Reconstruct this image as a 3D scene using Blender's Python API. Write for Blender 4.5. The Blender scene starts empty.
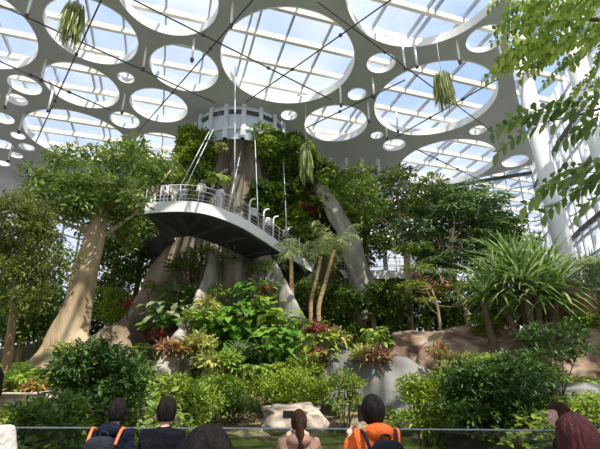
import bpy, bmesh, math, random
import numpy as np
from mathutils import Vector, Matrix, noise as mnoise
PI = math.pi
R_ = np.random.default_rng(7)
random.seed(7)
S = bpy.context.scene
COL = S.collection

# ------------------------------------------------------------------ camera
F, PITCH, EYE = 433.0, math.radians(21.0), 1.72
CP, SP = math.cos(PITCH), math.sin(PITCH)
def ray(px, py):
    dx, dy = (px - 300) / F, (224.5 - py) / F
    return np.array([dx, CP - SP * dy, SP + CP * dy])
def at(px, py, d):                    # the point seen at px,py standing d metres in front
    r = ray(px, py); r = r * (d / r[1]); r[2] += EYE; return r
def atz(px, py, z):                   # the point seen at px,py at height z
    r = ray(px, py); r = r * ((z - EYE) / r[2]); r[2] = z; return r

# ------------------------------------------------------------------ materials
def nmat(name):
    m = bpy.data.materials.new(name); m.use_nodes = True
    nt = m.node_tree; nt.nodes.clear()
    out = nt.nodes.new('ShaderNodeOutputMaterial')
    return m, nt, out
def ramp(nt, fac, cols):
    r = nt.nodes.new('ShaderNodeValToRGB')
    el = r.color_ramp.elements
    while len(el) < len(cols): el.new(0.5)
    for i, c in enumerate(cols):
        el[i].position = i / max(1, len(cols) - 1); el[i].color = (*c, 1)
    nt.links.new(fac, r.inputs[0]); return r.outputs[0]
def surf(name, cols, scale=3.0, rough=0.7, bump=0.3, stretch=(1, 1, 1), metal=0.0, detail=6.0, bscale=None, spec=0.3):
    m, nt, out = nmat(name)
    tc = nt.nodes.new('ShaderNodeTexCoord'); mp = nt.nodes.new('ShaderNodeMapping')
    mp.inputs['Scale'].default_value = stretch
    nt.links.new(tc.outputs['Object'], mp.inputs[0])
    n = nt.nodes.new('ShaderNodeTexNoise'); n.inputs['Scale'].default_value = scale; n.inputs['Detail'].default_value = detail
    nt.links.new(mp.outputs[0], n.inputs['Vector'])
    mr = nt.nodes.new('ShaderNodeMapRange'); mr.inputs[1].default_value = .3; mr.inputs[2].default_value = .7
    nt.links.new(n.outputs['Fac'], mr.inputs[0])
    p = nt.nodes.new('ShaderNodeBsdfPrincipled')
    p.inputs['Roughness'].default_value = rough; p.inputs['Metallic'].default_value = metal
    p.inputs['Specular IOR Level'].default_value = spec
    nt.links.new(ramp(nt, mr.outputs[0], cols), p.inputs['Base Color'])
    if bump:
        b = nt.nodes.new('ShaderNodeBump'); b.inputs['Strength'].default_value = bump; b.inputs['Distance'].default_value = .1
        n2 = nt.nodes.new('ShaderNodeTexNoise'); n2.inputs['Scale'].default_value = bscale or scale * 3; n2.inputs['Detail'].default_value = 8
        nt.links.new(mp.outputs[0], n2.inputs['Vector']); nt.links.new(n2.outputs['Fac'], b.inputs['Height'])
        nt.links.new(b.outputs[0], p.inputs['Normal'])
    nt.links.new(p.outputs[0], out.inputs[0]); return m
def leafm(name, cols, trans=0.35, rough=0.45, gain=(1.0, 1.0, 1.0)):
    m, nt, out = nmat(name)
    g = nt.nodes.new('ShaderNodeNewGeometry')
    cols = [(r * gain[0], gg * gain[1], b * gain[2]) for r, gg, b in cols]
    c = ramp(nt, g.outputs['Random Per Island'], cols)
    p = nt.nodes.new('ShaderNodeBsdfPrincipled'); p.inputs['Roughness'].default_value = rough
    p.inputs['Specular IOR Level'].default_value = 0.4
    t = nt.nodes.new('ShaderNodeBsdfTranslucent'); mx = nt.nodes.new('ShaderNodeMixShader'); mx.inputs[0].default_value = trans
    hs = nt.nodes.new('ShaderNodeHueSaturation'); hs.inputs['Value'].default_value = 1.5; hs.inputs['Hue'].default_value = .485
    nt.links.new(c, hs.inputs['Color']); nt.links.new(hs.outputs[0], t.inputs[0])
    nt.links.new(c, p.inputs['Base Color'])
    nt.links.new(p.outputs[0], mx.inputs[1]); nt.links.new(t.outputs[0], mx.inputs[2])
    nt.links.new(mx.outputs[0], out.inputs[0]); return m
def glassm(name, tint=(1, 1, 1), refl=0.06, fres=.35):
    m, nt, out = nmat(name)
    t = nt.nodes.new('ShaderNodeBsdfTransparent'); t.inputs[0].default_value = (*tint, 1)
    g = nt.nodes.new('ShaderNodeBsdfGlossy'); g.inputs['Roughness'].default_value = .02
    lw = nt.nodes.new('ShaderNodeLayerWeight'); lw.inputs[0].default_value = .25
    mu = nt.nodes.new('ShaderNodeMath'); mu.operation = 'MULTIPLY_ADD'; mu.inputs[1].default_value = fres; mu.inputs[2].default_value = refl
    nt.links.new(lw.outputs['Facing'], mu.inputs[0])
    mx = nt.nodes.new('ShaderNodeMixShader')
    nt.links.new(mu.outputs[0], mx.inputs[0]); nt.links.new(t.outputs[0], mx.inputs[1]); nt.links.new(g.outputs[0], mx.inputs[2])
    nt.links.new(mx.outputs[0], out.inputs[0]); return m

def hazem():  # clear wall glass with a white haze mixed in to imitate bright daylight
    m, nt, out = nmat('daylight_haze_glass')
    t = nt.nodes.new('ShaderNodeBsdfTransparent'); d = nt.nodes.new('ShaderNodeBsdfTranslucent'); d.inputs[0].default_value = (.9, .92, .95, 1)
    mx = nt.nodes.new('ShaderNodeMixShader'); mx.inputs[0].default_value = .5
    nt.links.new(t.outputs[0], mx.inputs[1]); nt.links.new(d.outputs[0], mx.inputs[2]); nt.links.new(mx.outputs[0], out.inputs[0]); return m
M = dict(
    ceil=surf('ceiling_paint', [(.43, .44, .41), (.49, .50, .47)], .4, .75, 0),
    reveal=surf('reveal_white', [(.80, .80, .78), (.86, .86, .84)], .5, .6, 0),
    white=surf('white_paint', [(.74, .75, .75), (.82, .83, .83)], .8, .45, 0),
    cream=surf('cream_steel', [(.72, .66, .54), (.82, .77, .66)], .8, .5, 0),
    purlin=surf('grey_steel', [(.36, .38, .43), (.48, .50, .55)], .8, .5, 0),
    mullion=surf('pale_grey_steel', [(.55, .58, .60), (.68, .70, .72)], .8, .45, 0),
    dark=surf('dark_steel', [(.05, .055, .06), (.10, .10, .11)], 2, .5, 0),
    cable=surf('dark_cable', [(.03, .03, .035), (.07, .07, .07)], 2, .5, 0),
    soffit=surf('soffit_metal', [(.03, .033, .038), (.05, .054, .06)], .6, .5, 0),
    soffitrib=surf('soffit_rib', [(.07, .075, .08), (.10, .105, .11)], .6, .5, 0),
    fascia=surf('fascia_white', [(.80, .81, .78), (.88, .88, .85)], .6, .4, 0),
    concrete=surf('walkway_concrete', [(.35, .34, .32), (.45, .44, .42)], 2, .8, .1),
    paving=surf('paving', [(.22, .21, .20), (.32, .31, .29)], 2.5, .8, .2),
    soil=surf('planted_soil', [(.03, .025, .014), (.05, .05, .02), (.10, .075, .04)], .7, .9, .8),
    gravel=surf('gravel_shore', [(.07, .055, .03), (.26, .21, .12), (.46, .38, .24)], 7, .9, .9),
    trunk=surf('giant_trunk_bark', [(.055, .045, .03), (.17, .14, .10), (.33, .285, .22)], .5, .9, .8, (1.5, 1.5, .35), bscale=2.2),
    bark3=surf('brown_root_bark', [(.10, .075, .05), (.24, .185, .125), (.38, .31, .23)], .6, .9, .8, (1, 1, .6), bscale=2.5),
    lit=surf('sunlit_grey_root', [(.17, .16, .135), (.34, .32, .275), (.46, .44, .39)], .6, .9, .7, (1, 1, .6), bscale=2.5),  # lighter copy of the bark; sunlight on roots and limb put into colour
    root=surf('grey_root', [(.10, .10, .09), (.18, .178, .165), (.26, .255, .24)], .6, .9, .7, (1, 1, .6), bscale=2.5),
    bark=surf('pale_bark', [(.20, .14, .075), (.38, .285, .17), (.47, .38, .25)], 1.1, .85, .8, (1.6, 1.6, .45), bscale=4),
    bark2=surf('brown_bark', [(.16, .10, .05), (.30, .20, .11)], 2, .9, .6, (1, 1, .4)),
    palmbark=surf('palm_bark', [(.24, .14, .06), (.42, .27, .13), (.40, .34, .22)], 3, .85, .7, (.6, .6, 3)),
    twig=surf('twig_bark', [(.07, .05, .03), (.14, .10, .06)], 3, .85, .3),
    rock=surf('brown_rock', [(.10, .065, .045), (.24, .16, .11), (.42, .33, .26)], 1.1, .9, 1, (1, 1, 1.8), bscale=2.2),
    rockr=surf('red_rock', [(.20, .10, .06), (.38, .20, .13), (.44, .30, .22)], .8, .9, .9, (1, 1, 1.6), bscale=1.6),
    stone=surf('pale_stone', [(.26, .20, .155), (.42, .34, .28), (.52, .45, .375)], 1.4, .85, .6, bscale=4),
    core=surf('mossy_core', [(.03, .035, .015), (.06, .07, .03), (.10, .085, .05)], 1.2, .95, .8),
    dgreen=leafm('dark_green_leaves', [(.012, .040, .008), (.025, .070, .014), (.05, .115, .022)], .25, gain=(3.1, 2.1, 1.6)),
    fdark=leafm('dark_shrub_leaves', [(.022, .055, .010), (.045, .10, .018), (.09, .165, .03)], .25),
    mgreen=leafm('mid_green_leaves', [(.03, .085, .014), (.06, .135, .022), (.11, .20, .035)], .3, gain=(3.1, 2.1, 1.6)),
    canopy=leafm('canopy_leaves', [(.018, .055, .018), (.04, .10, .025), (.085, .16, .04)], .3, gain=(3.1, 2.1, 1.6)),
    bright=leafm('bright_green_leaves', [(.07, .165, .02), (.13, .25, .03), (.22, .34, .045)], .35, gain=(1.65, 1.3, 1.1)),
    lime=leafm('lime_leaves', [(.14, .27, .04), (.26, .40, .06), (.42, .52, .11)], 0.35),
    layer=leafm('layered_leaves', [(.05, .11, .03), (.11, .20, .055), (.23, .33, .13)], .3),
    olive=leafm('yellow_green_leaves', [(.07, .11, .02), (.13, .165, .03), (.22, .235, .06)], 0.35),
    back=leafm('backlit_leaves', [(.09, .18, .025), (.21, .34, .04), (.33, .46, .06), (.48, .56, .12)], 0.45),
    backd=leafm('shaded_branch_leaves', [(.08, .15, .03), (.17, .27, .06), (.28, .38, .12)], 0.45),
    phil=leafm('glossy_big_leaves', [(.03, .10, .014), (.065, .17, .022), (.11, .23, .03)], .25, .32, gain=(1.7, 1.5, 1.25)),
    yellow=leafm('yellow_variegated_leaves', [(.18, .28, .04), (.46, .44, .09), (.54, .52, .22), (.12, .24, .04)], 0.3),
    orange=leafm('orange_croton_leaves', [(.38, .10, .04), (.46, .28, .08), (.32, .32, .08), (.16, .18, .04), (.20, .06, .03)], 0.3),
    red=leafm('red_leaves', [(.14, .025, .02), (.28, .055, .045), (.34, .12, .08), (.10, .10, .03)], 0.3),
    pink=leafm('pink_brown_leaves', [(.20, .07, .05), (.44, .22, .15), (.40, .36, .12)], .3),
    palm=leafm('palm_leaflets', [(.13, .19, .06), (.25, .32, .11), (.42, .46, .22)], 0.4),
    pand=leafm('sword_leaves', [(.06, .14, .03), (.15, .27, .06), (.30, .42, .13), (.52, .56, .34)], 0.3, .35),
    moss=leafm('hanging_strands', [(.14, .19, .05), (.26, .32, .10), (.42, .46, .20)], 0.3),
    pale=leafm('pale_leaves', [(.16, .23, .10), (.26, .33, .16), (.36, .40, .22)], .35),
    glass=glassm('clear_glass'), hazeglass=hazem(), drumglass=leafm('skylit_pale_glass', [(.62, .68, .74), (.66, .72, .78)], .5, .25), roofglass=glassm('roof_glass', (.97, .985, 1), .02),  # drum panes carry the pale-blue brightness of the sky in their colour
    railglass=glassm('guard_glass', (.80, .85, .80), .01, .08),
    skin=surf('skin', [(.50, .30, .22), (.58, .36, .27)], 6, .5, 0),
    hairb=surf('black_hair', [(.006, .005, .005), (.02, .016, .015)], 30, .55, .5, (1, 1, .1), bscale=60, spec=.08),
    hairr=surf('reddish_dark_hair', [(.03, .007, .009), (.085, .022, .026)], 25, .55, .5, (1, 1, .1), bscale=60, spec=.15),
    hairbr=surf('brown_hair', [(.018, .009, .006), (.06, .03, .02)], 30, .55, .5, (1, 1, .1), bscale=60, spec=.08),
    orangej=surf('orange_jacket', [(.66, .09, .01), (.78, .15, .02)], 5, .6, .5, bscale=14),
    navy=surf('navy_jacket', [(.006, .009, .020), (.012, .017, .034)], 5, .7, .4, bscale=14, spec=.06),
    black=surf('black_jacket', [(.005, .006, .009), (.011, .012, .017)], 5, .6, .4, bscale=14, spec=.06),
    beige=surf('dusty_pink_coat', [(.27, .145, .115), (.36, .21, .165)], 5, .8, .4, bscale=14),
    creamc=surf('cream_knit', [(.58, .52, .46), (.70, .64, .58)], 8, .85, .4, bscale=25),
    greyc=surf('grey_cloth', [(.16, .17, .19), (.26, .27, .29)], 8, .85, .3, bscale=20),
    whitec=surf('white_cloth', [(.66, .65, .66), (.78, .77, .77)], 8, .85, .3, bscale=20),
    pinkc=surf('pink_cloth', [(.60, .38, .38), (.70, .48, .47)], 8, .85, .3, bscale=20),
    jeans=surf('dark_trousers', [(.015, .018, .03), (.035, .04, .055)], 8, .85, .3, bscale=20, spec=.06),
    bag=surf('dark_bag', [(.014, .017, .026), (.035, .038, .05)], 9, .65, .3, bscale=30, spec=.06),
    strap=surf('orange_strap', [(.62, .14, .04), (.75, .22, .08)], 9, .65, .2),
    phone=surf('phone_black', [(.008, .008, .01), (.014, .014, .016)], 5, .25, 0),
    eye=surf('eye_white', [(.7, .7, .68), (.8, .8, .78)], 5, .3, 0),
)
def waterm():
    m, nt, out = nmat('pond_water')
    p = nt.nodes.new('ShaderNodeBsdfPrincipled')
    p.inputs['Base Color'].default_value = (.10, .135, .03, 1); p.inputs['Roughness'].default_value = .06
    n = nt.nodes.new('ShaderNodeTexNoise'); n.inputs['Scale'].default_value = 2.5; n.inputs['Detail'].default_value = 3
    tc = nt.nodes.new('ShaderNodeTexCoord'); nt.links.new(tc.outputs['Object'], n.inputs['Vector'])
    b = nt.nodes.new('ShaderNodeBump'); b.inputs['Strength'].default_value = .12; b.inputs['Distance'].default_value = .05
    nt.links.new(n.outputs['Fac'], b.inputs['Height']); nt.links.new(b.outputs[0], p.inputs['Normal'])
    nt.links.new(p.outputs[0], out.inputs[0]); return m
M['water'] = waterm()

# ------------------------------------------------------------------ mesh building
class MB:
    def __init__(s): s.v = []; s.n = 0; s.li = []; s.lt = []
    def add(s, V, Fs):                         # Fs: list of index tuples, or an (n,k) array
        V = np.asarray(V, float).reshape(-1, 3)
        if isinstance(Fs, np.ndarray):
            s.li.append((Fs + s.n).ravel()); s.lt.append(np.full(len(Fs), Fs.shape[1]))
        elif len(Fs):
            s.li.append(np.concatenate([np.asarray(f) for f in Fs]) + s.n); s.lt.append(np.array([len(f) for f in Fs]))
        s.v.append(V); s.n += len(V); return s
    def build(s, name, mat, parent=None, smooth=True):
        me = bpy.data.meshes.new(name)
        V = np.concatenate(s.v) if s.v else np.zeros((0, 3))
        o = bpy.data.objects.new(name, me)
        if parent is not None:
            o.parent = parent
            off = np.array(world_loc(parent)); V = V - off
        li = np.concatenate(s.li).astype(np.int32); lt = np.concatenate(s.lt).astype(np.int32)
        ls = np.concatenate([[0], np.cumsum(lt)[:-1]]).astype(np.int32)
        me.vertices.add(len(V)); me.vertices.foreach_set('co', V.astype(np.float32).ravel())
        me.loops.add(len(li)); me.loops.foreach_set('vertex_index', li)
        me.polygons.add(len(lt)); me.polygons.foreach_set('loop_start', ls); me.polygons.foreach_set('loop_total', lt)
        me.polygons.foreach_set('use_smooth', np.full(len(lt), smooth))
        me.update(calc_edges=True); me.validate()
        me.materials.append(mat); COL.objects.link(o); return o
def world_loc(o):
    p = Vector(o.location)
    while o.parent is not None: o = o.parent; p = p + Vector(o.location)
    return p
def tag(o, label=None, cat=None, group=None, kind=None):
    if label: o['label'] = label
    if cat: o['category'] = cat
    if group: o['group'] = group
    if kind: o['kind'] = kind
    return o
def thing(name, label, cat, loc, group=None):
    o = bpy.data.objects.new(name, None); COL.objects.link(o)
    o.location = [float(c) for c in loc]; o.empty_display_size = .2
    return tag(o, label, cat, group)

def box(mb, c, sx, sy, sz, rot=0.0):
    c = np.asarray(c, float)
    P = np.array([[x, y, z] for z in (-.5, .5) for y in (-.5, .5) for x in (-.5, .5)]) * [sx, sy, sz]
    cr, sr = math.cos(rot), math.sin(rot)
    P = np.c_[P[:, 0] * cr - P[:, 1] * sr, P[:, 0] * sr + P[:, 1] * cr, P[:, 2]]
    mb.add(P + c, [(0, 2, 3, 1), (4, 5, 7, 6), (0, 1, 5, 4), (2, 6, 7, 3), (0, 4, 6, 2), (1, 3, 7, 5)]); return mb
def tube(mb, pts, rad, seg=8, cap=True, wob=0.0):
    P = np.asarray(pts, float); n = len(P)
    r = np.broadcast_to(np.asarray(rad, float), (n,)) if np.ndim(rad) else np.full(n, rad)
    T = np.gradient(P, axis=0); T /= np.linalg.norm(T, axis=1)[:, None] + 1e-9
    ref = np.array([0, 0, 1.]) if abs(T[0][2]) < .8 else np.array([0, 1., 0])
    V = []; a = np.linspace(0, 2 * PI, seg, endpoint=False)
    for i in range(n):
        s = np.cross(T[i], ref); s /= np.linalg.norm(s) + 1e-9; u = np.cross(s, T[i]); ref = u if abs(T[i] @ ref) > .98 else ref
        rr = r[i] * (1 + wob * np.sin(a * 3 + i * .7) + wob * .6 * np.cos(a * 5 - i * .4))
        V.append(P[i] + np.outer(np.cos(a) * rr, s) + np.outer(np.sin(a) * rr, u))
    Fs = []
    for i in range(n - 1):
        for k in range(seg):
            k2 = (k + 1) % seg
            Fs.append((i * seg + k, i * seg + k2, (i + 1) * seg + k2, (i + 1) * seg + k))
    if cap: Fs.append(tuple(range(seg))[::-1]); Fs.append(tuple((n - 1) * seg + k for k in range(seg)))
    mb.add(np.concatenate(V), Fs); return mb
def bez(pts, n):                                   # smooth resample (Catmull-Rom)
    P = np.asarray(pts, float); m = len(P)
    if m == 2: return P[0] + np.linspace(0, 1, n)[:, None] * (P[1] - P[0])
    out = []
    for t in np.linspace(0, m - 1, n):
        i = min(int(t), m - 2); u = t - i
        p0, p1, p2, p3 = P[max(i - 1, 0)], P[i], P[i + 1], P[min(i + 2, m - 1)]
        out.append(.5 * (2 * p1 + (p2 - p0) * u + (2 * p0 - 5 * p1 + 4 * p2 - p3) * u ** 2 + (3 * p1 - p0 - 3 * p2 + p3) * u ** 3))
    return np.array(out)

TEMPL = {
 'oval': (np.array([(0, 0, 0), (.35, .5, .07), (.75, .34, 0), (1, 0, -.14), (.35, -.5, .07), (.75, -.34, 0)]), [(0, 1, 2, 3), (0, 3, 5, 4)]),
 'heart': (np.array([(0, 0, 0), (.38, 0, 0), (.72, 0, -.06), (1, 0, -.22), (-.14, .28, .04), (.25, .5, .09), (.66, .33, .0), (-.14, -.28, .04), (.25, -.5, .09), (.66, -.33, .0)]),
           [(0, 4, 5, 1), (1, 5, 6, 2), (2, 6, 3), (1, 8, 7, 0), (2, 9, 8, 1), (3, 9, 2)]),
 'blade': (np.array([(t, s * w, -d) for t, w, d in ((0, .35, 0), (.25, .5, .01), (.5, .45, .06), (.75, .33, .17), (1, .04, .36)) for s in (1, -1)]),
           [(2 * i, 2 * i + 1, 2 * i + 3, 2 * i + 2) for i in range(4)]),
 'strand': (np.array([(t, s * w, 0) for t, w in ((0, .4), (.35, .5), (.7, .4), (1, .1)) for s in (1, -1)]),
           [(2 * i, 2 * i + 1, 2 * i + 3, 2 * i + 2) for i in range(3)]),
}
def unit(a): return a / (np.linalg.norm(a, axis=-1, keepdims=True) + 1e-9)
def leaves(mb, pos, axis, up, L, W, tm='oval'):
    T, Fs = TEMPL[tm]; pos = np.asarray(pos, float); N = len(pos)
    a = unit(np.asarray(axis, float)); s = unit(np.cross(a, up)); n = np.cross(s, a)
    L = np.broadcast_to(L, (N,)); W = np.broadcast_to(W, (N,))
    V = (pos[:, None] + a[:, None] * (T[:, 0] * L[:, None])[..., None] + s[:, None] * (T[:, 1] * W[:, None])[..., None]
         + n[:, None] * (T[:, 2] * L[:, None])[..., None])
    base = np.arange(N)[:, None] * len(T)
    V = V.reshape(-1, 3); first = True
    for k in sorted({len(f) for f in Fs}):
        A = np.array([f for f in Fs if len(f) == k])
        idx = (base[:, :, None] + A[None]).reshape(-1, k)
        if first: mb.add(V, idx); first = False; b0 = mb.n - len(V)
        else: mb.li.append((idx + b0).ravel()); mb.lt.append(np.full(len(idx), k))
    return mb
DENS = 3.0
def rdir(n): return unit(R_.normal(size=(n, 3)))
def clump(mb, c, r, n, L, asp=.45, tm='oval', droop=.25, low=.35):
    flat = droop == .5
    """leaves filling an ellipsoid, denser towards its skin and its top"""
    d = rdir(n); flip = (d[:, 2] < 0) & (R_.random(n) > low); d[flip, 2] *= -1
    r = np.broadcast_to(np.asarray(r, float), (3,))
    pos = np.asarray(c, float) + d * r * (R_.random(n) ** .45)[:, None]
    ax = d * [1, 1, .6] + rdir(n) * .7 + [0, 0, -droop]
    up = np.array([0, 0, 1.]) + d * .5 + rdir(n) * .45
    if flat: ax = d * [1, 1, .2] + rdir(n) * [.6, .6, .15] + [0, 0, -.25]; up = np.array([0, 0, 1.]) + rdir(n) * .22
    ln = L * R_.uniform(.65, 1.25, n)
    return leaves(mb, pos, ax, up, ln, ln * asp, tm)
def crownpts(c, r, n, fill=.72, low=-.5):
    out = []
    while len(out) < n:
        d = rdir(1)[0]
        if d[2] < low: continue
        p = d * R_.uniform(.35, 1) ** .5 * fill
        if all(np.linalg.norm((p - q)) > .9 * fill / n ** .5 for q in out) or R_.random() < .05: out.append(p)
    return np.asarray(c, float) + np.array(out) * np.asarray(r, float)

# ------------------------------------------------------------------ ground
def sst(t): t = min(1, max(0, t)); return t * t * (3 - 2 * t)
YC = ([0, 7, 7.6, 18.3, 19.6, 22, 24, 28, 31, 60], [-.2, -.2, -.35, -.35, .26, .95, 2.7, 5.1, 5.8, 6])
YL = ([0, 7, 9, 13, 19, 24, 30, 60], [-.2, .1, .5, 1.2, 2.4, 2.9, 3.7, 5.6])
YR = ([0, 7, 9, 13, 17, 22, 26, 30, 60], [-.2, .1, .4, .8, 1.3, 2.1, 3.8, 5.0, 6])
def ground(x, y):
    c, l, r = np.interp(y, *YC), np.interp(y, *YL), np.interp(y, *YR)
    wl, wr = sst((-x - 2.6 - 3.9 * sst((y - 17) / 3.5)) / (2.2 + .8 * sst((y - 17) / 3.5))), sst((x - 4.2) / 2.5)
    z = c * (1 - wl) * (1 - wr) + l * wl + r * wr
    return z + .12 * mnoise.noise((x * .45, y * .45, 0))
def root_at(px, py, d):                 # px/py only give the direction; the plant stands on the ground
    p = at(px, py, d); return np.array([p[0], d, ground(p[0], d)])

def build_ground():
    xs = np.arange(-46, 46.1, .6); ys = np.arange(6.9, 62, .5)
    V = np.array([(x, y, ground(x, y)) for y in ys for x in xs]); nx = len(xs)
    i = np.arange((len(ys) - 1) * nx).reshape(-1, nx)[:, :-1].ravel()
    mb = MB().add(V, np.c_[i, i + 1, i + nx + 1, i + nx])
    tag(mb.build('ground', M['soil']), kind='structure')
    mb = MB(); box(mb, (0, -4.5, -.1), 60, 23, .2); tag(mb.build('floor', M['paving'], smooth=False), kind='structure')
    V = []; n = 48
    for k in range(n):
        a = 2 * PI * k / n; w = 1 + .06 * math.sin(3 * a) + .05 * math.sin(5 * a + 1)
        V.append((.9 + 4.3 * w * math.cos(a), 13.2 + 6.35 * w * math.sin(a), .12))
    tag(MB().add(V, [tuple(range(n))]).build('pond_water', M['water']), kind='structure')
    # gravel strip on the far shore
    V = []; Fs = []; m = 40
    for j in range(6):
        for k in range(m + 1):
            x = -3.6 + 6.6 * k / m; y = 19.0 + .5 * j + .25 * math.sin(x * 1.3)
            V.append((x, y, ground(x, y) + .035 + .02 * random.random()))
    for j in range(5):
        for k in range(m): a = j * (m + 1) + k; Fs.append((a, a + 1, a + m + 2, a + m + 1))
    tag(MB().add(V, Fs).build('gravel_shore', M['gravel']), kind='structure')
build_ground()

# ------------------------------------------------------------------ perforated ceiling, windows, roof
ZC = EYE + 21.6
def fitc(pts):
    Q = np.array([atz(px, py, ZC)[:2] for px, py in pts])
    A = np.c_[2 * Q, np.ones(len(Q))]; s = np.linalg.lstsq(A, (Q ** 2).sum(1), rcond=None)[0]
    return s[0], s[1], math.sqrt(s[2] + s[0] ** 2 + s[1] ** 2)
BIG = [
 [(25, 19), (39, 42), (28, 62), (8, 69)], [(44, 15), (137, 50), (107, 64), (52, 1)], [(43, 75), (119, 96), (62, 62), (97, 108)],
 [(24, 119), (50, 109), (120, 132)], [(150, 60), (215, 82), (182, 45), (190, 91)], [(131, 97), (187, 112), (152, 88), (170, 122)],
 [(120, 0), (185, 35), (218, 10)], [(222, 45), (354, 52), (280, 7), (287, 103)], [(346, 0), (417, 46), (500, 0)],
 [(375, 105), (497, 92), (455, 60), (420, 135)], [(305, 122), (367, 122), (337, 105), (337, 141)], [(463, 139), (497, 158), (433, 185), (403, 160)],
]
SMALL = [(25, 85, 15), (17, 99.5, 9.5), (126, 77.5, 8), (125, 120, 14), (163, 147, 26), (289, 115, 8), (485, 39, 18), (381, 63, 14), (357, 94, 9),
         (377, 135, 6), (394, 145, 11), (478, 130, 8), (515, 161, 12), (18, 135.5, 6.5), (27, 147, 7), (3, 118, 10), (3, 144, 9), (16, 155, 6), (3, 163, 6), (106, 155, 10), (-14, 92, 12)]
HOLES = [fitc(p) for p in BIG]
for px, py, hw in SMALL:
    c = atz(px, py, ZC); q = atz(px + hw, py, ZC); HOLES.append((c[0], c[1], abs(q[0] - c[0])))
HOLES.append((-5.2, 33.2, 3.5))  # unseen opening above the drum, added so daylight brightens its panes
edge_r = [atz(*p, ZC) for p in ((506, 18), (509, 50), (517, 95), (527, 135), (536, 164))]
OUT = [(-46, 17.6), (12.2, 17.6)] + [(p[0], p[1]) for p in edge_r] + [(16, 44.5), (-2, 50), (-46, 52)]
def build_ceiling():
    from mathutils.geometry import delaunay_2d_cdt
    vs, es = [], []
    def poly(pts):
        b = len(vs); n = len(pts); vs.extend(Vector(p) for p in pts); es.extend((b + i, b + (i + 1) % n) for i in range(n))
    poly(OUT)
    for x, y, r in HOLES:
        n = 64 if r > 1.5 else 32
        poly([(x + r * math.cos(2 * PI * k / n), y + r * math.sin(2 * PI * k / n)) for k in range(n)])
    v2, _, f2, *_ = delaunay_2d_cdt(vs, es, [], 0, 1e-4)
    def inside(p):
        c = False; n = len(OUT)
        for i in range(n):
            (x1, y1), (x2, y2) = OUT[i], OUT[i - 1]
            if (y1 > p[1]) != (y2 > p[1]) and p[0] < (x2 - x1) * (p[1] - y1) / (y2 - y1) + x1: c = not c
        return c
    fs = []
    for f in f2:
        c = [sum(v2[i][k] for i in f) / len(f) for k in (0, 1)]
        if inside(c) and all((c[0] - x) ** 2 + (c[1] - y) ** 2 > r * r * .9975 for x, y, r in HOLES): fs.append(f)
    mb = MB(); P = np.array([(v[0], v[1], 0) for v in v2]); mb.add(P - [0, 0, .06], [tuple(f)[::-1] for f in fs]); mb.add(P + [0, 0, .06], [tuple(f) for f in fs])
    o = mb.build('ceiling', M['ceil'], smooth=False); o.location.z = ZC + .06; me = o.data
    tag(o, kind='structure')
    for i, (x, y, r) in enumerate(HOLES):
        n = 64 if r > 1.5 else 32; h = .62 if r > 1.5 else .42
        mb = MB(); V = []
        for rr, z in ((r, ZC - .03), (r, ZC + h), (r + .05, ZC + h), (r + .05, ZC - .03)):
            V += [(x + rr * math.cos(2 * PI * k / n), y + rr * math.sin(2 * PI * k / n), z) for k in range(n)]
        Fs = [(j * n + k, j * n + (k + 1) % n, ((j + 1) % 4) * n + (k + 1) % n, ((j + 1) % 4) * n + k) for j in range(4) for k in range(n)]
        mb.add(V, Fs); w = mb.build('window_%d' % (i + 1), M['reveal'], smooth=False); tag(w, kind='structure')
        mb = MB().add([(x + r * math.cos(2 * PI * k / n), y + r * math.sin(2 * PI * k / n), ZC + h - .02) for k in range(n)], [tuple(range(n))])
        mb.build('pane', M['roofglass'], w)
    # steel roof grid over the holes
    a, b = atz(231, 27, ZC + 1.7), atz(330, 50, ZC + 1.7)
    u = unit((b - a)[:2]); v = np.array([-u[1], u[0]])
    zr = ZC + 1.7
    mb, mb2 = MB(), MB(); ang = math.atan2(u[1], u[0]); c0 = a[:2]
    for k in range(-16, 17):
        c = c0 + v * k * 2.55; box(mb, (c[0], c[1], zr), 110, .26, .42, ang)
    for k in range(-20, 21):
        c = c0 + u * (k * 2.75 + 1.2); box(mb2, (c[0], c[1], zr + .3), .12, 90, .3, ang)
        if k % 4 == 0: c = c0 + u * (k * 2.75 + 1.75); box(mb2, (c[0], c[1], zr + .3), .12, 90, .3, ang)
    o = mb.build('trim_1', M['cream'], smooth=False); tag(o, kind='structure')
    o = mb2.build('trim_2', M['purlin'], smooth=False); tag(o, kind='structure')
build_ceiling()
def rear_shade():  # unseen ceiling added behind the camera to keep sun off the visitors
    from mathutils.geometry import delaunay_2d_cdt
    H2 = [(x, y, 4.4) for y in (-11, -23, -35) for x in (-30, -18, -6 + 14, 20, -42)]; vs, es = [], []
    def poly(pts):
        b = len(vs); n = len(pts); vs.extend(Vector(q) for q in pts); es.extend((b + i, b + (i + 1) % n) for i in range(n))
    poly([(-50, -42), (24, -42), (24, -3), (-50, -3)])
    for x, y, r in H2: poly([(x + r * math.cos(PI * k / 20), y + r * math.sin(PI * k / 20)) for k in range(40)])
    v2, _, f2, *_ = delaunay_2d_cdt(vs, es, [], 0, 1e-4); fs = []
    for f in f2:
        c = [sum(v2[i][k] for i in f) / len(f) for k in (0, 1)]
        if all((c[0] - x) ** 2 + (c[1] - y) ** 2 > r * r * .99 for x, y, r in H2): fs.append(tuple(f))
    tag(MB().add([(v[0], v[1], ZC) for v in v2], fs).build('ceiling_rear_shade', M['ceil'], smooth=False), kind='structure')
rear_shade()

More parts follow.
